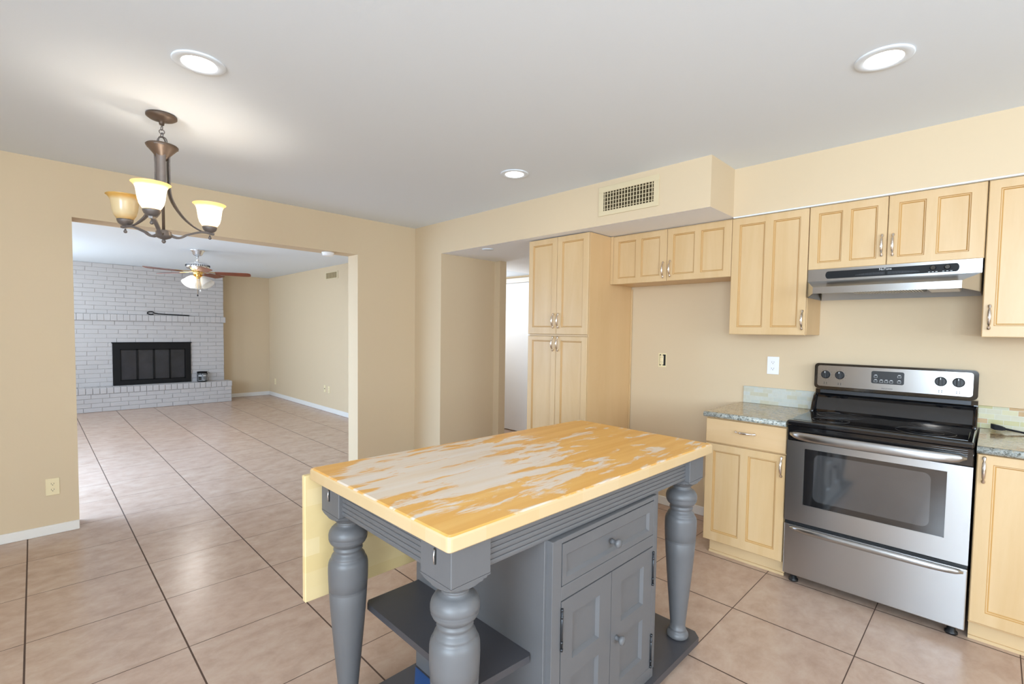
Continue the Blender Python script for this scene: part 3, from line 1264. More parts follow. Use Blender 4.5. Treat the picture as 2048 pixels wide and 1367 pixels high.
q = MB()
rings = []
for d_, zz in ((.004, ZT - TT), (0, ZT - TT + .004), (0, ZT - .008), (.0025, ZT - .003), (.008, ZT)):
    rings.append([Vector((p[0], p[1], zz)) for p in round_quad(inset_quad(quad4, d_), .012)])
q.loft(rings, True, True, False)
q.build('tabletop', 'butcher', isl)
q = MB()
q.box((.655, 1.658, .425), (2.10, 1.682, .872), .003, 2)
q.build('drop_leaf', 'leaf', isl)

LEGP = [(.729, .0385), (.722, .036), (.716, .036), (.713, .046), (.705, .0555), (.695, .0615), (.685, .064), (.676, .0640), (.6735, .0615), (.671, .0638), (.668, .0612), (.665, .0625), (.655, .0575), (.648, .051), (.643, .0445),
        (.640, .0435), (.636, .0475), (.631, .0480), (.627, .0450), (.623, .0445), (.617, .048), (.611, .0535), (.606, .0555), (.603, .0545), (.598, .0590), (.590, .0632), (.580, .0652), (.560, .0658), (.530, .0652), (.497, .0635), (.4945, .0612), (.492, .0632), (.489, .0610), (.486, .0628),
        (.43, .0590), (.36, .0535), (.28, .0465), (.20, .0390), (.13, .0325), (.105, .0305), (.102, .0345), (.096, .0355), (.093, .0340), (.088, .039), (.080, .0445), (.072, .0468), (.066, .0455), (.061, .040)]


def turned_leg(cx, cy):
    q = MB()
    hb = .064
    q.box((cx - hb, cy - hb, .764), (cx + hb, cy + hb, ZT - TT), .002, 1)
    # the square block is cut round towards the neck
    rings = []
    N = 48
    for k in range(9):
        zz, rad = ((.7645, .0915), (.760, .0895), (.756, .083), (.752, .0735), (.748, .0650), (.743, .0565), (.738, .0495), (.733, .0440), (.728, .0390))[k]
        ring = []
        for j in range(N):
            a = 2 * PI * j / N + PI / 4
            ca, sa = math.cos(a), math.sin(a)
            sq = hb / max(abs(ca), abs(sa))
            ring.append(Vector((cx + ca * min(sq, rad), cy + sa * min(sq, rad), zz)))
        rings.append(ring)
    q.loft(rings, True, True, False)
    q.lathe((cx, cy, 0), LEGP, n=40)
    return q.build('leg', 'grey', isl)


LEGS = ((.755, .950), (.755, 1.540), (1.976, .930), (1.980, 1.490))
for lx, ly in LEGS:
    turned_leg(lx, ly)
# slotted hardware in the blocks at the leaf end
for ly in (.950, 1.545):
    q = MB()
    xx = .6905
    q.poly_prism([(xx, ly + math.cos(a) * .0055 - 0, .826 + (.016 if math.sin(a) > 0 else -.016) + math.sin(a) * .0055) for a in [2 * PI * k / 16 for k in range(16)]], (-.0006, 0, 0), 0)
    q.tube([(xx - .0015, ly, .843), (xx - .004, ly, .826), (xx - .002, ly, .808)], [.0018, .0022, .0030], 8, mat=1)
    q.build('leaf_catch', ['slot', 'chrome'], isl)


def reeded_apron(p0, p1, out, z0, z1, t=.02):
    """fluted rail between two points; out = outward direction"""
    p0, p1, out = Vector(p0), Vector(p1), Vector(out)
    prof = [(-t, z0), (-t, z1), (0, z1)]
    n = 6
    hgt = (z1 - z0) / n
    for i in range(n):
        zt = z1 - i * hgt
        prof.append((-.0035, zt - .0006))
        for k in range(1, 6):
            a = PI * k / 6
            prof.append((-.003 + .0032 * math.sin(a), zt - hgt * (1 - math.cos(a)) / 2))
    prof.append((-.0035, z0))
    q = MB()
    q.poly_prism([tuple(p0 + out * a + Vector((0, 0, b))) for a, b in prof], tuple(p1 - p0))
    return q.build('apron', 'grey', isl)


reeded_apron((.819, .900, 0), (1.912, .885, 0), (0, -1, 0), .772, .862)
reeded_apron((.704, 1.014, 0), (.704, 1.476, 0), (-1, 0, 0), .772, .862)
reeded_apron((2.028, .994, 0), (2.028, 1.426, 0), (1, 0, 0), .772, .862)
reeded_apron((.819, 1.590, 0), (1.916, 1.560, 0), (0, 1, 0), .772, .862)

# base board with clipped corners on low runners
q = MB()
bx0, bx1, by0, by1, ch = .668, 2.062, .858, 1.572, .032
outl = [(bx0 + ch, by0), (bx1 - ch, by0), (bx1, by0 + ch), (bx1, by1 - ch), (bx1 - ch, by1), (bx0 + ch, by1), (bx0, by1 - ch), (bx0, by0 + ch)]
q.poly_prism([(p[0], p[1], .032) for p in outl], (0, 0, .028))
bb = q.build('base_board', 'grey_dark', isl)
for xx in (.80, 1.93):
    for yy in (.95, 1.48):
        q = MB()
        q.lathe((xx, yy, 0), [(0, .02), (.033, .024)], n=16)
        q.build('foot', 'black_satin', bb)
q = MB()
q.poly_prism([(1.040, 1.555, .0602), (.93, 1.40, .0602), (.93, 1.05, .0602), (1.043, 1.05, .0602)], (0, 0, .0006))
q.build('paint_patch', 'blue', bb)
# cabinet body
q = MB()
q.box((1.046, .902, .0605), (1.718, 1.560, .862), .0015, 1)
q.build('cabinet_body', 'grey', isl)
FY = .880
q = MB()
for a, b in (((1.057, .0605), (1.099, .770)), ((1.645, .0605), (1.668, .770)), ((1.099, .755), (1.645, .770)), ((1.099, .579), (1.645, .622)), ((1.099, .0605), (1.645, .106))):
    q.box((a[0], FY, a[1]), (b[0], .904, b[1]), .001, 1)
q.build('face_frame', 'grey', isl)


def fmap_y(yf):
    return lambda a, b, w_: Vector((a, yf - w_, b))


def deep_door(mbx, f, a0, a1, b0, b1, t, panels, depth=.013, slope=.012):
    bm = mbx.bm
    A = sorted({a0, a1, *[p[0] for p in panels], *[p[1] for p in panels]})
    B = sorted({b0, b1, *[p[2] for p in panels], *[p[3] for p in panels]})

    def quad(pts):
        bm.faces.new([bm.verts.new(f(*p)) for p in pts])
    for i in range(len(A) - 1):
        for j in range(len(B) - 1):
            ca, cb_ = (A[i] + A[i + 1]) / 2, (B[j] + B[j + 1]) / 2
            if not any(p[0] < ca < p[1] and p[2] < cb_ < p[3] for p in panels):
                quad([(A[i], B[j], 0), (A[i + 1], B[j], 0), (A[i + 1], B[j + 1], 0), (A[i], B[j + 1], 0)])

    def cr(l, w_):
        return [(l[0], l[2], w_), (l[1], l[2], w_), (l[1], l[3], w_), (l[0], l[3], w_)]

    def ring(l0, w0, l1, w1):
        p0, p1 = cr(l0, w0), cr(l1, w1)
        for k in range(4):
            quad([p0[k], p0[(k + 1) % 4], p1[(k + 1) % 4], p1[k]])
    for p in panels:
        i1 = (p[0] + slope, p[1] - slope, p[2] + slope, p[3] - slope)
        ring(p, 0, i1, -depth)
        quad(cr(i1, -depth))
    full = (a0, a1, b0, b1)
    ring(full, 0, full, -t)
    quad(cr(full, -t))
    bmesh.ops.remove_doubles(bm, verts=bm.verts, dist=1e-5)


fy = fmap_y(FY - .0005)
q = MB()
deep_door(q, fy, 1.102, 1.642, .625, .752, .018, [(1.122, 1.612, .646, .716)], .009, .008)
dw = q.build('drawer', 'grey', isl)


def round_knob(parent, x_, z_, mat='grey'):
    q = MB()
    q.lathe((x_, FY - .010 + .012, z_), [(0, .010), (.008, .008), (.016, .007), (.020, .012), (.026, .0155), (.032, .0135), (.035, .006), (.0355, .001)], (0, -1, 0), 20)
    return q.build('knob', mat, parent)


q_k = round_knob(dw, 1.366, .681)
dl = MB()
deep_door(dl, fy, 1.102, 1.3665, .109, .576, .018, [(1.157, 1.300, .378, .522), (1.157, 1.300, .168, .322)], .012, .007)
dl = dl.build('door', 'grey', isl)
drr = MB()
deep_door(drr, fy, 1.3695, 1.642, .109, .576, .018, [(1.431, 1.580, .378, .522), (1.431, 1.580, .168, .322)], .012, .007)
drr = drr.build('door', 'grey', isl)
round_knob(drr, 1.402, .333)
for d_, hx in ((dl, 1.1005), (drr, 1.6435)):
    for za in (.432, .112):
        q = MB()
        q.tube([(hx, FY - .004, za), (hx, FY - .004, za + .122)], .0035, 8)
        for zz in (za, za + .122, za + .022, za + .1):
            q.lathe((hx, FY - .004, zz - .004), [(0, .0045), (.008, .0045)], n=10)
        q.build('hinge', 'dark_grey', d_)
# open shelf at the leaf end
q = MB()
so = [(.822, .985), (.835, .962), (1.035, .945), (1.0455, .955), (1.0455, 1.545), (.835, 1.548), (.822, 1.532)]
q.poly_prism([(p[0], p[1], .390) for p in so], (0, 0, .022))
q.build('shelf', 'grey_dark', isl)

# ------------------------------------------------------------------ chandelier
CX, CY = .488, 3.015
ch_ = thing('chandelier', 'bronze three-arm chandelier with amber bell glass shades hanging from the kitchen ceiling', 'chandelier', (CX, CY, 1.80))
q = MB()
q.lathe((CX, CY, 0), [(2.4445, .062), (2.440, .066), (2.432, .066), (2.424, .055), (2.416, .03), (2.411, .012), (2.405, .012), (2.395, .010)], n=40)
q.build('canopy', 'bronze', ch_)
q = MB()
q.torus((CX, CY, 2.380), .010, .0022, (1, .2, 0), sy=1.0, n=20, m=8)
q.torus((CX, CY, 2.362), .011, .0022, (.2, 1, 0), n=20, m=8)
q.torus((CX, CY, 2.345), .011, .0022, (1, .3, 0), n=20, m=8)
q.build('chain', 'iron', ch_)
q = MB()
q.torus((CX, CY, 2.312), .025, .003, (1, 1, 0), n=28, m=8)
q.torus((CX, CY, 2.312), .025, .003, (1, -1, 0), n=28, m=8)
q.build('ring', 'iron', ch_)
q = MB()
q.lathe((CX, CY, 0), [(2.290, .03), (2.2945, .066), (2.290, .070), (2.282, .066), (2.268, .054), (2.252, .040), (2.235, .028), (2.222, .020), (2.215, .008), (2.214, .002)], n=40)
q.build('cup', 'bronze', ch_)
q = MB()
q.tube([(CX, CY, 2.22), (CX, CY, 1.85)], .0065, 12)
q.build('rod', 'bronze', ch_)
q = MB()
q.lathe((CX, CY, 0), [(1.872, .010), (1.868, .026), (1.862, .0335), (1.846, .0335), (1.842, .036), (1.838, .036), (1.831, .028), (1.825, .014), (1.822, .006), (1.8205, .006), (1.818, .009), (1.812, .0095), (1.806, .006), (1.803, .001)], n=32)
q.build('hub', 'iron', ch_)
base = Vector((CX, CY))
tocam = -base.normalized()
side = Vector((base.y, -base.x)).normalized()
SHP = [(0, .012), (.006, .024), (.016, .0365), (.034, .0475), (.060, .0540), (.085, .0570), (.105, .0600), (.118, .0655), (.127, .0730), (.131, .0790)]
RARM = .215
for k, (lit, nm) in enumerate(((True, 'lit'), (True, 'lit'), (False, 'unlit'))):
    a = math.radians(-12 + 120 * k)
    d2 = side * math.sin(a) + tocam * math.cos(a)
    d3 = Vector((d2.x, d2.y, 0))
    up = Vector((0, 0, 1))

    def P(r, z_):
        return Vector((CX, CY, 0)) + d3 * r + up * z_
    q = MB()
    low = []
    for i in range(21):
        t = i / 20
        r = .028 + (RARM + .020 - .028) * t
        z_ = 1.850 - .010 * math.sin(min(1, t / .35) * PI) + .042 * (3 * min(1, max(0, (t - .12) / .68)) ** 2 - 2 * min(1, max(0, (t - .12) / .68)) ** 3) - .004 * max(0, (t - .85) / .15)
        low.append(P(r, z_))
    q.tube(low, 0, flat=(.016, .0105, (0, 0, 1)))
    hi = []
    for i in range(29):
        t = i / 28
        ctl = [(.066, 2.284), (.030, 2.262), (.026, 2.14), (.034, 2.04), (.085, 1.955), (.150, 1.905), (RARM - .008, 1.889)]
        # piecewise Catmull-Rom
        x_ = t * (len(ctl) - 1)
        i0 = min(int(x_), len(ctl) - 2)
        uu = x_ - i0
        p = [Vector(ctl[max(0, min(len(ctl) - 1, i0 + j))]) for j in (-1, 0, 1, 2)]
        v = .5 * ((2 * p[1]) + (-p[0] + p[2]) * uu + (2 * p[0] - 5 * p[1] + 4 * p[2] - p[3]) * uu ** 2 + (-p[0] + 3 * p[1] - 3 * p[2] + p[3]) * uu ** 3)
        hi.append(P(v.x, v.y))
    wid = .013
    sdir = d3.cross(up)
    rings = []
    for i, p_ in enumerate(hi):
        d_ = (hi[min(i + 1, 28)] - hi[max(i - 1, 0)]).normalized()
        nn = d_.cross(sdir).normalized()
        wv = wid / 2 + (.013 if i < 13 else .013 * max(0, 1 - (i - 13) / 11.0))
        rings.append([p_ + sdir * wv + nn * .0022, p_ - sdir * wv + nn * .0022, p_ - sdir * wv - nn * .0022, p_ + sdir * wv - nn * .0022])
    q.loft(rings, True, True, True)
    arm = q.build('arm', 'iron', ch_)
    q = MB()
    e = P(RARM, 0)
    q.lathe(e, [(1.857, .001), (1.859, .006), (1.865, .0085), (1.871, .006), (1.874, .004), (1.880, .004)], n=20)
    q.build('finial', 'iron', arm)
    zb = 1.895
    q = MB()
    q.lathe(e, [(zb - .004, .006), (zb, .010), (zb + .003, .020), (zb + .012, .030), (zb + .022, .0345), (zb + .031, .0358), (zb + .0315, .0340), (zb + .02, .030), (zb + .018, .004)], n=32)
    q.build('shade_cup', 'iron', arm)
    z0 = zb + .020
    sm = 'amber_glass_' + nm
    if sm not in M:
        M[sm] = shade_mat(sm, rgb(252, 248, 240) if lit else rgb(246, 228, 186), rgb(244, 208, 136) if lit else rgb(238, 194, 110), .55 if lit else .35, (z0 - 1.80, z0 + .131 - 1.80), .68 if lit else 0)
    q = MB()
    prof = [(z0 + hh, rr) for hh, rr in SHP]
    prof += [(z0 + .1325, .0775)] + [(z0 + hh + .001, rr - .0035) for hh, rr in SHP[::-1][1:-1]]
    q.lathe(e, prof, n=40, cap=False)
    q.build('shade', sm, ch_)
    if lit:
        point('chandelier_bulb', (e.x, e.y, z0 + .062), 1.9, (1.0, .94, .84), .022)

# ------------------------------------------------------------------ recessed ceiling lights
M['lamp'] = emit('lit_lamp_lens', (1, .98, .95, 1), 14)
for (lx, ly, lab) in ((.503, 2.315, 'lit round recessed ceiling light nearest the chandelier'),
                      (2.335, .345, 'lit round recessed ceiling light above the stove side of the kitchen'),
                      (2.338, 2.342, 'lit round recessed ceiling light left of the ceiling vent, the farthest one')):
    t_ = thing('recessed_light', lab, 'ceiling light', (lx, ly, HC), 'recessed lights in the kitchen ceiling')
    q = MB()
    q.lathe((lx, ly, 0), [(HC - .0005, .094), (HC - .004, .094), (HC - .006, .090), (HC - .0065, .064), (HC - .003, .060), (HC - .0005, .060)], n=48, cap=False)
    q.build('trim_ring', 'ceil', t_)
    q = MB()
    q.lathe((lx, ly, 0), [(HC - .001, .060), (HC - .004, .0598), (HC - .005, .03), (HC - .0052, .001)], n=40)
    q.build('lens', 'lamp', t_)
# small disc in the hall ceiling
q = MB()
q.lathe((3.02, 3.36, 0), [(HS - .0005, .055), (HS - .005, .054), (HS - .007, .03), (HS - .007, .001)], n=32)
tag(recenter(q.build('ceiling_disc', 'ceil'), (3.02, 3.36, HS)), 'small flat white disc on the hall ceiling beside the pantry', 'ceiling fixture')
point('hall_lamp', (3.98, 4.85, 1.70), 13, (.86, .98, 1.12), .22)


# ------------------------------------------------------------------ vents
def register(label, f, a0, a1, b0, b1, ia0, ia1, ib0, ib1, nv, nh, name='air_vent', cav='vent_dark'):
    t_ = thing(name, label, 'vent', f((a0 + a1) / 2, b0, 0))
    q = MB()
    for (p0, p1, p2, p3) in ((a0, a1, ib1, b1), (a0, a1, b0, ib0), (a0, ia0, ib0, ib1), (ia1, a1, ib0, ib1)):
        q.box(f(p0, p2, 0.0005), f(p1, p3, .008), .0015, 1)
    q.build('frame', 'vent', t_)
    q = MB()
    q.box(f(ia0, ib0, .0005), f(ia1, ib1, .0015))
    q.build('cavity', cav, t_)
    for k in range(nv):
        aa = ia0 + (ia1 - ia0) * (k + .5) / nv
        q = MB()
        q.box(f(aa - .0020, ib0, .002), f(aa + .0020, ib1, .008))
        q.build('slat', 'vent', t_)
    for k in range(nh):
        bb_ = ib0 + (ib1 - ib0) * (k + .5) / nh
        q = MB()
        q.box(f(ia0, bb_ - .0018, .0015), f(ia1, bb_ + .0018, .004))
        q.build('cross_bar', 'vent', t_)
    return t_


register('beige air vent grille on the soffit above the pantry', fmap_x(XS), 1.567, 2.032, 2.204, 2.405, 1.604, 1.992, 2.236, 2.366, 17, 5)
register('small beige air vent high on the living room wall beside the opening', fmap_x(3.48), 7.43, 7.90, 2.19, 2.31, 7.47, 7.86, 2.205, 2.295, 7, 0, cav=plain('shallow_vent_cavity', rgb(150, 130, 94), .8))

# smoke detector under the opening header
q = MB()
q.lathe((1.985, 4.45, 0), [(OZ - .0005, .055), (OZ - .012, .056), (OZ - .016, .052), (OZ - .030, .050), (OZ - .034, .044), (OZ - .034, .001)], n=36)
tag(recenter(q.build('smoke_detector', 'white_plastic'), (1.985, 4.45, OZ)), 'round white smoke detector under the header of the wide opening', 'smoke detector')


# ------------------------------------------------------------------ outlets
def outlet(label, f, a, b, w_=.070, hgt=.115, mat='cream', style='duplex', group=None, plate=True):
    t_ = thing('power_outlet', label, 'outlet', f(a, b, 0), group)
    if plate:
        q = MB()
        q.box(f(a - w_ / 2, b - hgt / 2, .0005), f(a + w_ / 2, b + hgt / 2, .006), .002, 2)
        q.build('cover_plate', mat, t_)
    if style == 'duplex':
        for s_ in (-1, 1):
            q = MB()
            cz_ = b + s_ * .0195
            pts = []
            for k in range(20):
                an = 2 * PI * k / 20
                pts.append(f(a + .0165 * math.cos(an), cz_ + max(-.0125, min(.0125, .0165 * math.sin(an))), .006))
            q.poly_prism(pts, f(0, 0, .0016) - f(0, 0, 0))
            rc = q.build('receptacle', mat, t_)
            q = MB()
            q.box(f(a - .0075, cz_ - .002, .0076), f(a - .0055, cz_ + .006, .0081))
            q.box(f(a + .0055, cz_ - .002, .0076), f(a + .0075, cz_ + .006, .0081))
            q.box(f(a - .0022, cz_ - .0095, .0076), f(a + .0022, cz_ - .005, .0081))
            q.build('slots', 'slot', rc)
    elif style == 'decora':
        q = MB()
        q.box(f(a - .0165, b - .033, .006), f(a + .0165, b + .033, .0085), .001, 1)
        rc = q.build('receptacle', mat, t_)
        q = MB()
        for s_ in (-1, 1):
            cz_ = b + s_ * .021
            q.box(f(a - .0075, cz_ - .002, .0084), f(a - .0058, cz_ + .006, .0089))
            q.box(f(a + .0058, cz_ - .002, .0084), f(a + .0075, cz_ + .006, .0089))
            q.box(f(a - .002, cz_ - .010, .0084), f(a + .002, cz_ - .006, .0089))
        q.build('slots', 'slot', rc)
    elif style == 'jack':
        q = MB()
        q.lathe(f(a, b, .006), [(0, .009), (.002, .009), (.006, .005), (.008, .005)], f(0, 0, 1) - f(0, 0, 0), 16)
        q.build('jack', 'slot', t_)
    return t_


outlet('cream duplex outlet low on the wall left of the wide opening', fmap_y(YW), .077, .315, .068, .110)
outlet('white outlet on the wall between counter and upper cabinet left of the stove', fmap_x(XE), 1.066, 1.172, .074, .120, 'white_plastic', 'decora')
# uncovered outlet in the fridge space
fx = fmap_x(XE)
t_ = thing('power_outlet', 'uncovered cream outlet in its open wall box in the empty fridge space', 'outlet', (XE, 1.885, 1.166))
q = MB()
q.box(fx(1.885 - .034, 1.166 - .055, .0004), fx(1.885 + .034, 1.166 + .055, .0016), .0005, 1)
q.build('plaster_edge', 'patch', t_)
q = MB()
q.box(fx(1.885 - .028, 1.166 - .043, .0016), fx(1.885 + .024, 1.166 + .046, .0024))
q.build('wall_box', 'slot', t_)
q = MB()
q.box(fx(1.889 - .016, 1.166 - .036, .0024), fx(1.889 + .016, 1.166 + .038, .009), .004, 2)
q.box(fx(1.889 - .008, 1.166 - .052, .0024), fx(1.889 + .008, 1.166 + .054, .004), .001, 1)
rc = q.build('receptacle', 'cream', t_)
q = MB()
for s_ in (-1, 1):
    cz_ = 1.167 + s_ * .019
    q.box(fx(1.889 - .007, cz_, .0088), fx(1.889 - .005, cz_ + .007, .0094))
    q.box(fx(1.889 + .005, cz_, .0088), fx(1.889 + .007, cz_ + .007, .0094))
q.build('slots', 'gap', rc)

fl_ = fmap_x(3.48)
outlet('cream outlet on the living room wall near the fireplace corner', fl_, 10.26, .30, .07, .115, 'cream', 'duplex')
outlet('cream plate with one dark round jack on the living room wall', fl_, 7.93, .375, .07, .115, 'cream', 'jack')
outlet('cream duplex outlet on the living room wall, right of the jack plate', fl_, 7.775, .37, .07, .115, 'cream', 'duplex')

# water supply valve low in the fridge space with rough plaster patch
t_ = thing('water_valve', 'small chrome water valve on a rough plaster patch low in the fridge space', 'valve', (XE, 1.44, .30))
q = MB()
pp = [(1.40, .09), (1.40, .16), (1.425, .19), (1.418, .29), (1.44, .345), (1.50, .35), (1.52, .28), (1.51, .12), (1.49, .085)]
q.poly_prism([fx(p[0], p[1], .0004) for p in pp], (-.002, 0, 0))
q.build('plaster_patch', 'patch', t_)
q = MB()
q.lathe(fx(1.462, .296, .002), [(0, .016), (.003, .016), (.004, .008), (.03, .008), (.032, .012), (.045, .012), (.046, .004)], (-1, 0, 0), 16)
q.tube([fx(1.462, .296, .025), fx(1.462, .275, .025)], .006, 10)
q.build('tap', 'chrome', t_)

# ------------------------------------------------------------------ fireplace
fpz = thing('fireplace', 'white painted brick fireplace with raised hearth and black glass doors', 'fireplace', (1.47, 10.1, 0))
YF, YH = 10.335, 10.075       # chimney face, hearth front
BX0, BX1 = .33, 2.585


def brick(q, x0, x1, y, z0, z1, dep, c=.004):
    """one brick with chamfered front arrises, front at y, slightly irregular"""
    j = random.uniform(-.0025, .0025)
    y = y + j
    bm_ = q.bm
    b = [bm_.verts.new(p) for p in ((x0, y + dep, z0), (x1, y + dep, z0), (x1, y + dep, z1), (x0, y + dep, z1))]
    m_ = [bm_.verts.new(p) for p in ((x0, y + c, z0), (x1, y + c, z0), (x1, y + c, z1), (x0, y + c, z1))]
    t = [bm_.verts.new((px + random.uniform(-.001, .001), y, pz + random.uniform(-.001, .001))) for px, pz in ((x0 + c, z0 + c), (x1 - c, z0 + c), (x1 - c, z1 - c), (x0 + c, z1 - c))]
    bm_.faces.new(t)
    for k in range(4):
        n_ = (k + 1) % 4
        bm_.faces.new((m_[k], m_[n_], t[n_], t[k]))
        bm_.faces.new((b[k], b[n_], m_[n_], m_[k]))


def courses(q, x0, x1, z0, z1, y, nrow, bw, dep, gap=.0045, hole=None, phase=0):
    hgt = (z1 - z0) / nrow
    for i in range(nrow):
        za, zb_ = z0 + i * hgt + gap / 2, z0 + (i + 1) * hgt - gap / 2
        xs = x1 + random.uniform(-.002, .004)
        first = bw * (.5 if (i + phase) % 2 else 1.0)
        segs = []
        e = xs
        while e > x0:
            s0 = max(x0, e - first)
            segs.append((s0, e - gap))
            e -= first
            first = bw * random.uniform(.95, 1.05)
        for s0, s1 in segs:
            if s1 - s0 < .03:
                continue
            if hole and zb_ > hole[2] and za < hole[3]:
                if s1 <= hole[0] or s0 >= hole[1]:
                    brick(q, s0, s1, y, za, zb_, dep)
                else:
                    if hole[0] - s0 > .02:
                        brick(q, s0, hole[0], y, za, zb_, dep)
                    if s1 - hole[1] > .02:
                        brick(q, hole[1], s1, y, za, zb_, dep)
            else:
                brick(q, s0, s1, y, za, zb_, dep)


HOLE = (.945, 2.045, .385, 1.105)
q = MB()
courses(q, BX0, BX1, .38, 1.465, YF, 15, .262, .05, hole=HOLE)
courses(q, BX0, BX1, 1.575, HL - .002, YF, 12, .262, .05, phase=1)
chb = q.build('chimney_bricks', 'brick', fpz)
q = MB()
for a, b in (((BX0, YF + .006, 0), (HOLE[0], 10.598, HL - .001)), ((HOLE[1], YF + .008, 0), (BX1 - .004, 10.598, HL - .001)), ((HOLE[0], YF + .008, HOLE[3]), (HOLE[1], 10.598, HL - .001)), ((HOLE[0], YF + .008, 0), (HOLE[1], 10.598, HOLE[2]))):
    q.box(a, b)
q.build('mortar', 'mortar', chb)
q = MB()
xx = BX1 + .022
while xx > BX0:
    brick(q, xx - .078, xx, YF - .035, 1.468, 1.572, .09)
    xx -= .084
ml = q.build('mantel_ledge', 'brick', fpz)
q = MB()
q.box((BX0, YF - .028, 1.470), (BX1 + .016, YF + .06, 1.568))
q.build('mortar', 'mortar', ml)
q = MB()
courses(q, BX0, 2.640, 0.0, .285, YH, 4, .235, .06)
xx = 2.645
while xx > BX0:
    brick(q, xx - .080, xx, YH - .008, .289, .382, .27)
    xx -= .086
hb_ = q.build('hearth_bricks', 'brick', fpz)
q = MB()
q.box((BX0, YH + .008, .001), (2.634, YF + .02, .375))
q.build('mortar', 'mortar', hb_)
# fire screen: black frame with four smoked glass panels
q = MB()
fx0, fx1, fz0, fz1 = HOLE
y0_, y1_ = YF - .018, YF + .03
q.box((fx0, y0_, fz0), (fx0 + .095, y1_, fz1))
q.box((fx1 - .085, y0_, fz0), (fx1, y1_, fz1))
q.box((fx0 + .095, y0_, fz1 - .115), (fx1 - .085, y1_, fz1))
q.box((fx0 + .095, y0_, fz0), (fx1 - .085, y1_, fz0 + .075))
q.box((fx0 - .012, y0_ - .012, fz1 - .014), (fx1 + .012, y1_, fz1 + .003), .002, 1)
fr = q.build('door_frame', 'black_iron', fpz)
n4 = 4
ia, ib = fx0 + .095, fx1 - .085
for k in range(n4):
    a0, a1 = ia + (ib - ia) * k / n4, ia + (ib - ia) * (k + 1) / n4
    yk = y0_ + (.014 if k in (0, 3) else .010)
    q = MB()
    q.box((a0, yk, fz0 + .075), (a0 + .016, yk + .012, fz1 - .115), .002, 1)
    q.box((a1 - .016, yk, fz0 + .075), (a1, yk + .012, fz1 - .115), .002, 1)
    q.box((a0, yk, fz1 - .133), (a1, yk + .012, fz1 - .115), .002, 1)
    q.box((a0, yk, fz0 + .075), (a1, yk + .012, fz0 + .091), .002, 1)
    gd = q.build('glass_door', 'black_iron', fpz)
    q = MB()
    q.box((a0 + .016, yk + .006, fz0 + .091), (a1 - .016, yk + .009, fz1 - .133))
    q.build('pane', 'fire_glass', gd)
q = MB()
q.box((fx0 + .02, YF + .03, fz0), (fx1 - .02, 10.55, fz1 - .02))
q.build('firebox', 'black_iron', fpz)

# poker lying on the mantel
q = MB()
zz = 1.578
path = [(2.03, 10.318, zz + .006), (1.80, 10.318, zz + .014), (1.575, 10.318, zz + .020), (1.52, 10.318, zz + .030)] + [(1.466 + .045 * math.cos(math.radians(a)), 10.318, zz + .032 + .025 * math.sin(math.radians(a))) for a in range(30, 331, 25)]
q.tube(path, .0085, 8)
pk = q.build('fire_poker', 'black_iron')
tag(recenter(pk, (1.75, 10.318, zz)), 'black iron fire poker with looped handle lying on the brick mantel ledge', 'poker')

# paint tin on the hearth
tx, ty, tz = 2.20, 10.235, .386
t_ = thing('metal_tin', 'grey and black metal tin standing on the hearth beside the fireplace doors', 'tin', (tx, ty, tz))
q = MB()
q.lathe((tx, ty, tz), [(0, .078), (.004, .080), (.170, .080), (.172, .083), (.180, .083), (.182, .078), (.176, .070), (.175, .001)], n=36)
q.build('can', 'black_iron', t_)
q = MB()
rings = []
for zz in (.018, .150):
    rings.append([Vector((tx + .0808 * math.cos(a), ty + .0808 * math.sin(a), tz + zz)) for a in [math.radians(180 + 20 + 140 * k / 16) for k in range(17)]])
q.loft(rings, False, False)
lb = q.build('label', 'tin', t_)
q = MB()


def can_patch(q, a0, a1, z0, z1, r=.0814):
    q.loft([[Vector((tx + r * math.cos(math.radians(a0 + (a1 - a0) * k / 6)), ty + r * math.sin(math.radians(a0 + (a1 - a0) * k / 6)), tz + zz)) for k in range(7)] for zz in (z0, z1)], False, False)


can_patch(q, 215, 252, .103, .115)
can_patch(q, 268, 305, .103, .118)
can_patch(q, 272, 282, .020, .034)
q.build('label_stripe', 'print_white', lb)
q = MB()
can_patch(q, 212, 250, .030, .098)
can_patch(q, 214, 250, .120, .128)
can_patch(q, 214, 250, .150, .158)
can_patch(q, 214, 224, .128, .150)
can_patch(q, 244, 252, .128, .150)
q.build('label_print', 'slot', lb)
for sx in (-1, 1):
    q = MB()
    q.lathe((tx + sx * .080 * .76, ty - sx * .080 * .3 - .03, tz + .140), [(0, .009), (.012, .009), (.013, .004)], (sx * .9, -.35, 0), 12)
    q.build('handle_ear', 'black_iron', t_)

# ------------------------------------------------------------------ ceiling fan
FX, FYY = 1.586, 7.534
fan = thing('ceiling_fan', 'chrome ceiling fan with five walnut blades and glass lamp shades in the living room', 'ceiling fan', (FX, FYY, 2.0))
q = MB()
q.lathe((FX, FYY, 0), [(HL - .0005, .086), (HL - .006, .088), (HL - .014, .082), (HL - .022, .070), (HL - .060, .054), (HL - .072, .040), (HL - .078, .018)], n=40)
q.build('canopy', 'chrome', fan)
q = MB()
q.tube([(FX, FYY, HL - .075), (FX, FYY, 2.225)], .013, 16)
q.lathe((FX, FYY, 0), [(2.250, .014), (2.245, .024), (2.232, .026), (2.222, .02)], n=24)
q.build('down_rod', 'chrome', fan)
q = MB()
q.lathe((FX, FYY, 0), [(2.238, .03), (2.236, .07), (2.228, .112), (2.212, .132), (2.188, .137), (2.164, .131), (2.148, .108), (2.134, .078), (2.120, .066), (2.116, .04)], n=48)
mo = q.build('motor_housing', 'chrome', fan)
q = MB()
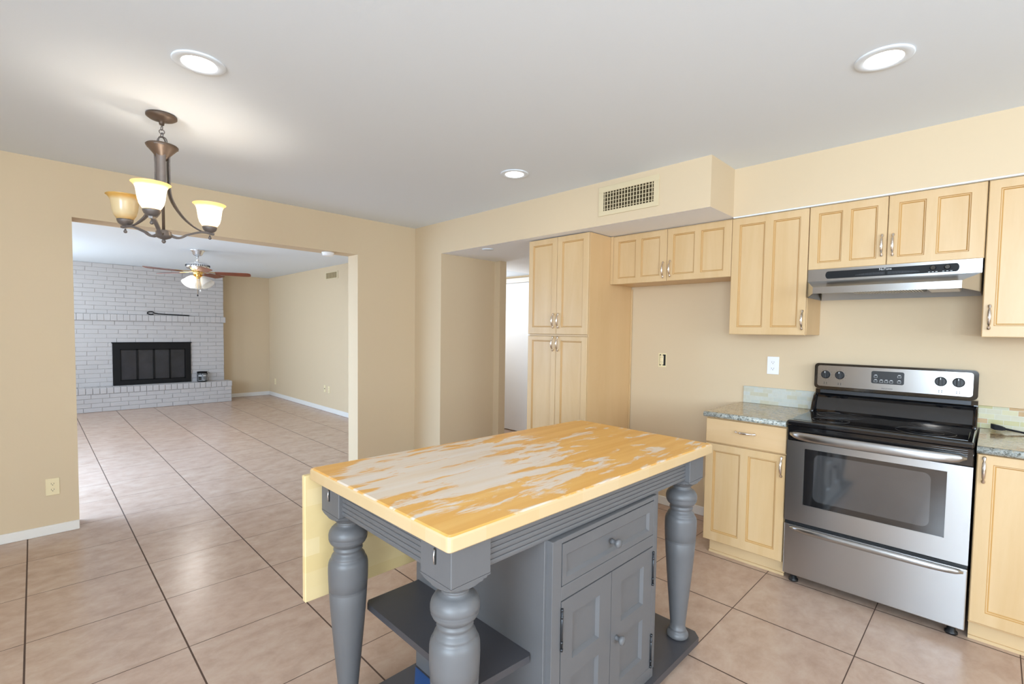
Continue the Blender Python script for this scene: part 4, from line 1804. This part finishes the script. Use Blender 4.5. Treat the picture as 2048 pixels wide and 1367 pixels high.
for k in range(36):
    a = 2 * PI * k / 36
    q.box((FX + .1355 * math.cos(a) - .004, FYY + .1355 * math.sin(a) - .004, 2.178), (FX + .1355 * math.cos(a) + .004, FYY + .1355 * math.sin(a) + .004, 2.203))
q.build('vent_slots', 'dark_grey', mo)
# blades: bearing of each measured in plan
for k in range(5):
    a = math.radians(-21 + 72 * k)
    d3 = Vector((math.cos(a), math.sin(a), 0))
    sd = Vector((-math.sin(a), math.cos(a), 0))
    tl = math.radians(-13)
    wv = sd * math.cos(tl) + Vector((0, 0, 1)) * math.sin(tl)
    nn = d3.cross(wv)
    c0 = Vector((FX, FYY, 2.105))
    q = MB()
    out = []
    for r, hw_ in ((.20, .050), (.26, .056), (.42, .064), (.565, .068), (.594, .065), (.613, .052), (.622, .034)):
        out.append((r, hw_))
    ring = [c0 + d3 * r + wv * h_ for r, h_ in out] + [c0 + d3 * r - wv * h_ for r, h_ in out[::-1]]
    q.poly_prism([p - nn * .003 for p in ring], nn * .006)
    bl = q.build('blade', 'blade', fan)
    q = MB()
    q.tube([c0 + d3 * .055 + Vector((0, 0, .012)), c0 + d3 * .12 + Vector((0, 0, .010)), c0 + d3 * .19 + nn * .007, c0 + d3 * .27 + nn * .007], 0, flat=(.030, .005, tuple(nn)))
    q.build('blade_bracket', 'brass', bl)
q = MB()
q.lathe((FX, FYY, 0), [(2.125, .05), (2.115, .055), (2.085, .055), (2.075, .045), (2.055, .042), (2.045, .03), (2.04, .002)], n=32)
lk = q.build('light_kit', 'brass', fan)
for k, lit in ((0, True), (1, False), (2, False)):
    a = math.radians((208, 312, 80)[k])
    d3 = Vector((math.cos(a), math.sin(a), 0))
    ax = (d3 * .62 - Vector((0, 0, 1)) * .78).normalized()
    o_ = Vector((FX, FYY, 2.065)) + d3 * .045
    q = MB()
    q.lathe(o_, [(0, .012), (.02, .018), (.035, .024), (.045, .024)], ax, 20)
    q.build('socket', 'brass', lk)
    q = MB()
    q.lathe(o_ + ax * .03, [(0, .028), (.02, .042), (.05, .056), (.085, .067), (.115, .078), (.130, .086), (.1305, .084), (.115, .075), (.085, .064), (.05, .053), (.02, .039), (.003, .024)], ax, 28, cap=False)
    q.build('shade', 'fan_shade', fan)
    if lit:
        lp = o_ + ax * .09
        point('fan_bulb', lp, 24, (1, .97, .93), .03)
for dx_, zend in ((-.012, 1.815), (.022, 1.88)):
    q = MB()
    q.tube([(FX + dx_, FYY - .03, 2.05), (FX + dx_, FYY - .03, zend)], .0016, 6)
    pc = q.build('pull_chain', 'brass', fan)
    q = MB()
    q.lathe((FX + dx_, FYY - .03, zend - .028), [(0, .002), (.005, .009), (.014, .010), (.022, .006), (.028, .002)], n=14)
    q.build('pull_knob', 'white_plastic' if dx_ > 0 else 'dark_grey', pc)
